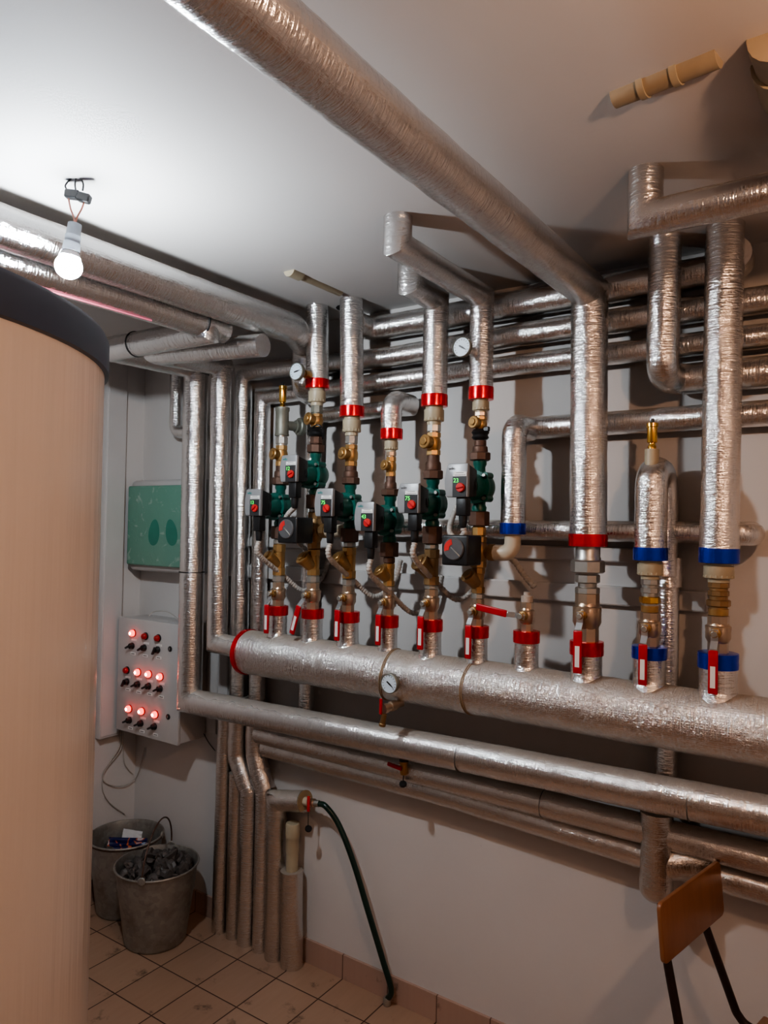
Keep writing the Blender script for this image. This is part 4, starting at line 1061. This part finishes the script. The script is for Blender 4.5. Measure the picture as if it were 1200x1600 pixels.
# coal: a visible layer of lumps in the front bucket
pos = []
tries = 0
while len(pos) < 34 and tries < 6000:
    tries += 1
    a, rad = random.random() * 2 * pi, sqrt(random.random()) * .135
    s = random.uniform(.019, .042)
    p = V((cos(a) * rad, sin(a) * rad, 0))
    if all((p - q).length > (s + t) * .80 for q, t in pos) and rad + s * .75 < .147: pos.append((p, s))
for p, s in pos:
    q = rimF + p + V((0, 0, -.020 + .018 * (1 - (p.length / .145) ** 2) + random.uniform(-.006, .006)))
    mb = MB().blob(q, (s * random.uniform(1., 1.35), s * random.uniform(.8, 1.05), s * random.uniform(.65, .9)), .5, 2.6, 2)
    top(mb, 'coal_lump', COAL, 'black coal lump heaped in the front bucket', 'coal', q, 'coal lumps in the front bucket', sharp=14)
mb = MB().lathe([(.10, .15), (.148, .256), (.01, .266)], cF, seg=28)
tag(top(mb, 'coal_dust', COAL, 'coal filling under the lumps of the front bucket', 'coal', cF), kind='stuff')
# rubbish in the rear bucket
def wrinkle(c, e1, e2, a, b, amp, n=10):
    mb = MB(); c, e1, e2 = V(c), V(e1).normalized(), V(e2).normalized(); nn = e1.cross(e2).normalized()
    for i in range(n + 1):
        for j in range(n + 1):
            u, v = i / n - .5, j / n - .5
            mb.v.append(c + e1 * a * u + e2 * b * v + nn * amp * noise.noise(V((u * 5, v * 5, a * 90))))
    for i in range(n):
        for j in range(n):
            k = i * (n + 1) + j; mb.f.append((k, k + 1, k + n + 2, k + n + 1))
    return mb
q = cB
top(wrinkle(q + V((.02, -.01, .278)), (.85, .5, .02), (-.25, .35, .9), .17, .055, .014), 'snack_wrapper', WRAPPER, 'blue and orange crumpled wrapper in the rear bucket', 'wrapper', q + V((.02, -.005, .25)))
top(wrinkle(q + V((-.005, .035, .300)), (.8, .55, -.15), (-.4, .5, .6), .085, .04, .006), 'paper_card', CARD, 'white card standing in the rear bucket behind the wrapper', 'card', q + V((-.005, .04, .27)))
mb = MB().tube([q + V((-.035, -.07, .235)), q + V((.07, -.035, .265))], .013, seg=8, wob=.2)
top(mb, 'wood_stick', FOAM, 'short split stick lying in the rear bucket', 'stick', q + V((0, -.05, .22)))
for i, (dx, dy) in enumerate(((-.08, -.03), (-.03, -.07), (.05, -.06), (.08, .0), (-.06, .05), (0, .0))):
    mb = MB().blob(q + V((dx, dy, .222)), (.046, .038, .028), .45, 2.5, 2)
    top(mb, 'coal_lump', COAL, 'black coal lump lying among rubbish in the rear bucket', 'coal', q + V((dx, dy, .2)), 'coal lumps in the rear bucket', sharp=14)
mb = MB().lathe([(.10, .10), (.135, .20), (.01, .215)], q, seg=28)
tag(top(mb, 'coal_ash', COAL, 'dark ash filling the rear bucket under the rubbish', 'ash', q), kind='stuff')

# ------------------------------------------------------------------ chair
TL, TRt, BL, BRt = V((2.461, -.455, .82)), V((2.531, -.125, .82)), V((2.476, -.445, .695)), V((2.546, -.105, .695))
ctr = (TL + TRt + BL + BRt) / 4
e1 = (TRt - TL).normalized(); e2 = ((TL - BL) + (TRt - BRt)).normalized(); e2 = (e2 - e1 * e2.dot(e1)).normalized()
wd, hg = (TRt - TL).length, (TL - BL).length
o = empty('school_chair', (2.66, -.28, 0), 'old chair with plywood backrest and dark tube frame by the wall', 'chair')
bw, bh, cr = wd / 2, hg / 2 + .004, .016
poly = []
for sx, sy, a0 in ((1, 1, 0), (-1, 1, 90), (-1, -1, 180), (1, -1, 270)):
    for i in range(6):
        t = radians(a0 + 90 * i / 5); poly.append((sx * (bw - cr) + cr * cos(t), sy * (bh - cr) + cr * sin(t)))
nrm = e1.cross(e2)
build(MB().prism(poly, ctr - nrm * .005, e1, e2, .010, .002), 'backrest', WOOD, o)
xa = V((nrm.x, nrm.y, 0)).normalized()
if xa.x < 0: xa = -xa          # toward the seat
ed = V((e1.x, e1.y, 0)).normalized()
A = at(1047, 1497, 'y', -.43); tubes = []
lt = [ctr - e1 * wd * .36 + e2 * .045 - xa * .016, ctr - e1 * wd * .36 - e2 * bh - xa * .014, V((2.502, -.415, .56)), V((2.515, -.41, .47)), V((2.56, -.40, .435)), V((2.93, -.48, .435))]
rt = [ctr + e1 * wd * .26 + e2 * .045 - xa * .016, ctr + e1 * wd * .26 - e2 * bh - xa * .014, V((2.583, -.15, .47)), V((2.60, -.15, .45)), V((2.65, -.155, .435)), V((2.99, -.24, .435))]
for nm, p in (('frame_tube', lt), ('frame_tube', rt)):
    build(MB().tube(p, .0105, .03, 12, .02), nm, CHAIRWOOD_DARK, o)
s0 = (lt[4] + rt[4]) / 2; s1 = (lt[5] + rt[5]) / 2
sd = (s1 - s0).normalized(); sn = V((0, 0, 1)).cross(sd)
build(MB().box((s0 + s1) / 2 + V((0, 0, .018)), (.38, .36, .012), (sd, sn, V((0, 0, 1))), .005, 2), 'seat', WOOD, o)
for p, k in ((lt[4] + V((.02, 0, 0)), -1), (rt[4] + V((.02, 0, 0)), -1), (lt[5], 1), (rt[5], 1)):
    build(MB().tube([p, V((p.x + .04 * k, p.y, 0.002))], .0105, 0, 12, .03), 'leg', CHAIRWOOD_DARK, o)

# ------------------------------------------------------------------ world, colour management
w = bpy.data.worlds.new('world'); scene.world = w; w.use_nodes = True
w.node_tree.nodes['Background'].inputs[0].default_value = (.5, .4, .34, 1); w.node_tree.nodes['Background'].inputs[1].default_value = .02
scene.view_settings.view_transform = 'AgX'
scene.view_settings.look = 'AgX - Medium High Contrast'
scene.view_settings.exposure = 0.28
scene.cycles.max_bounces = 6; scene.cycles.diffuse_bounces = 3; scene.cycles.glossy_bounces = 3; scene.cycles.transmission_bounces = 1
scene.cycles.caustics_reflective = False; scene.cycles.caustics_refractive = False
scene.cycles.sample_clamp_indirect = 6.0
scene.cycles.use_denoising = True
scene.cycles.use_adaptive_sampling = True; scene.cycles.adaptive_threshold = .05
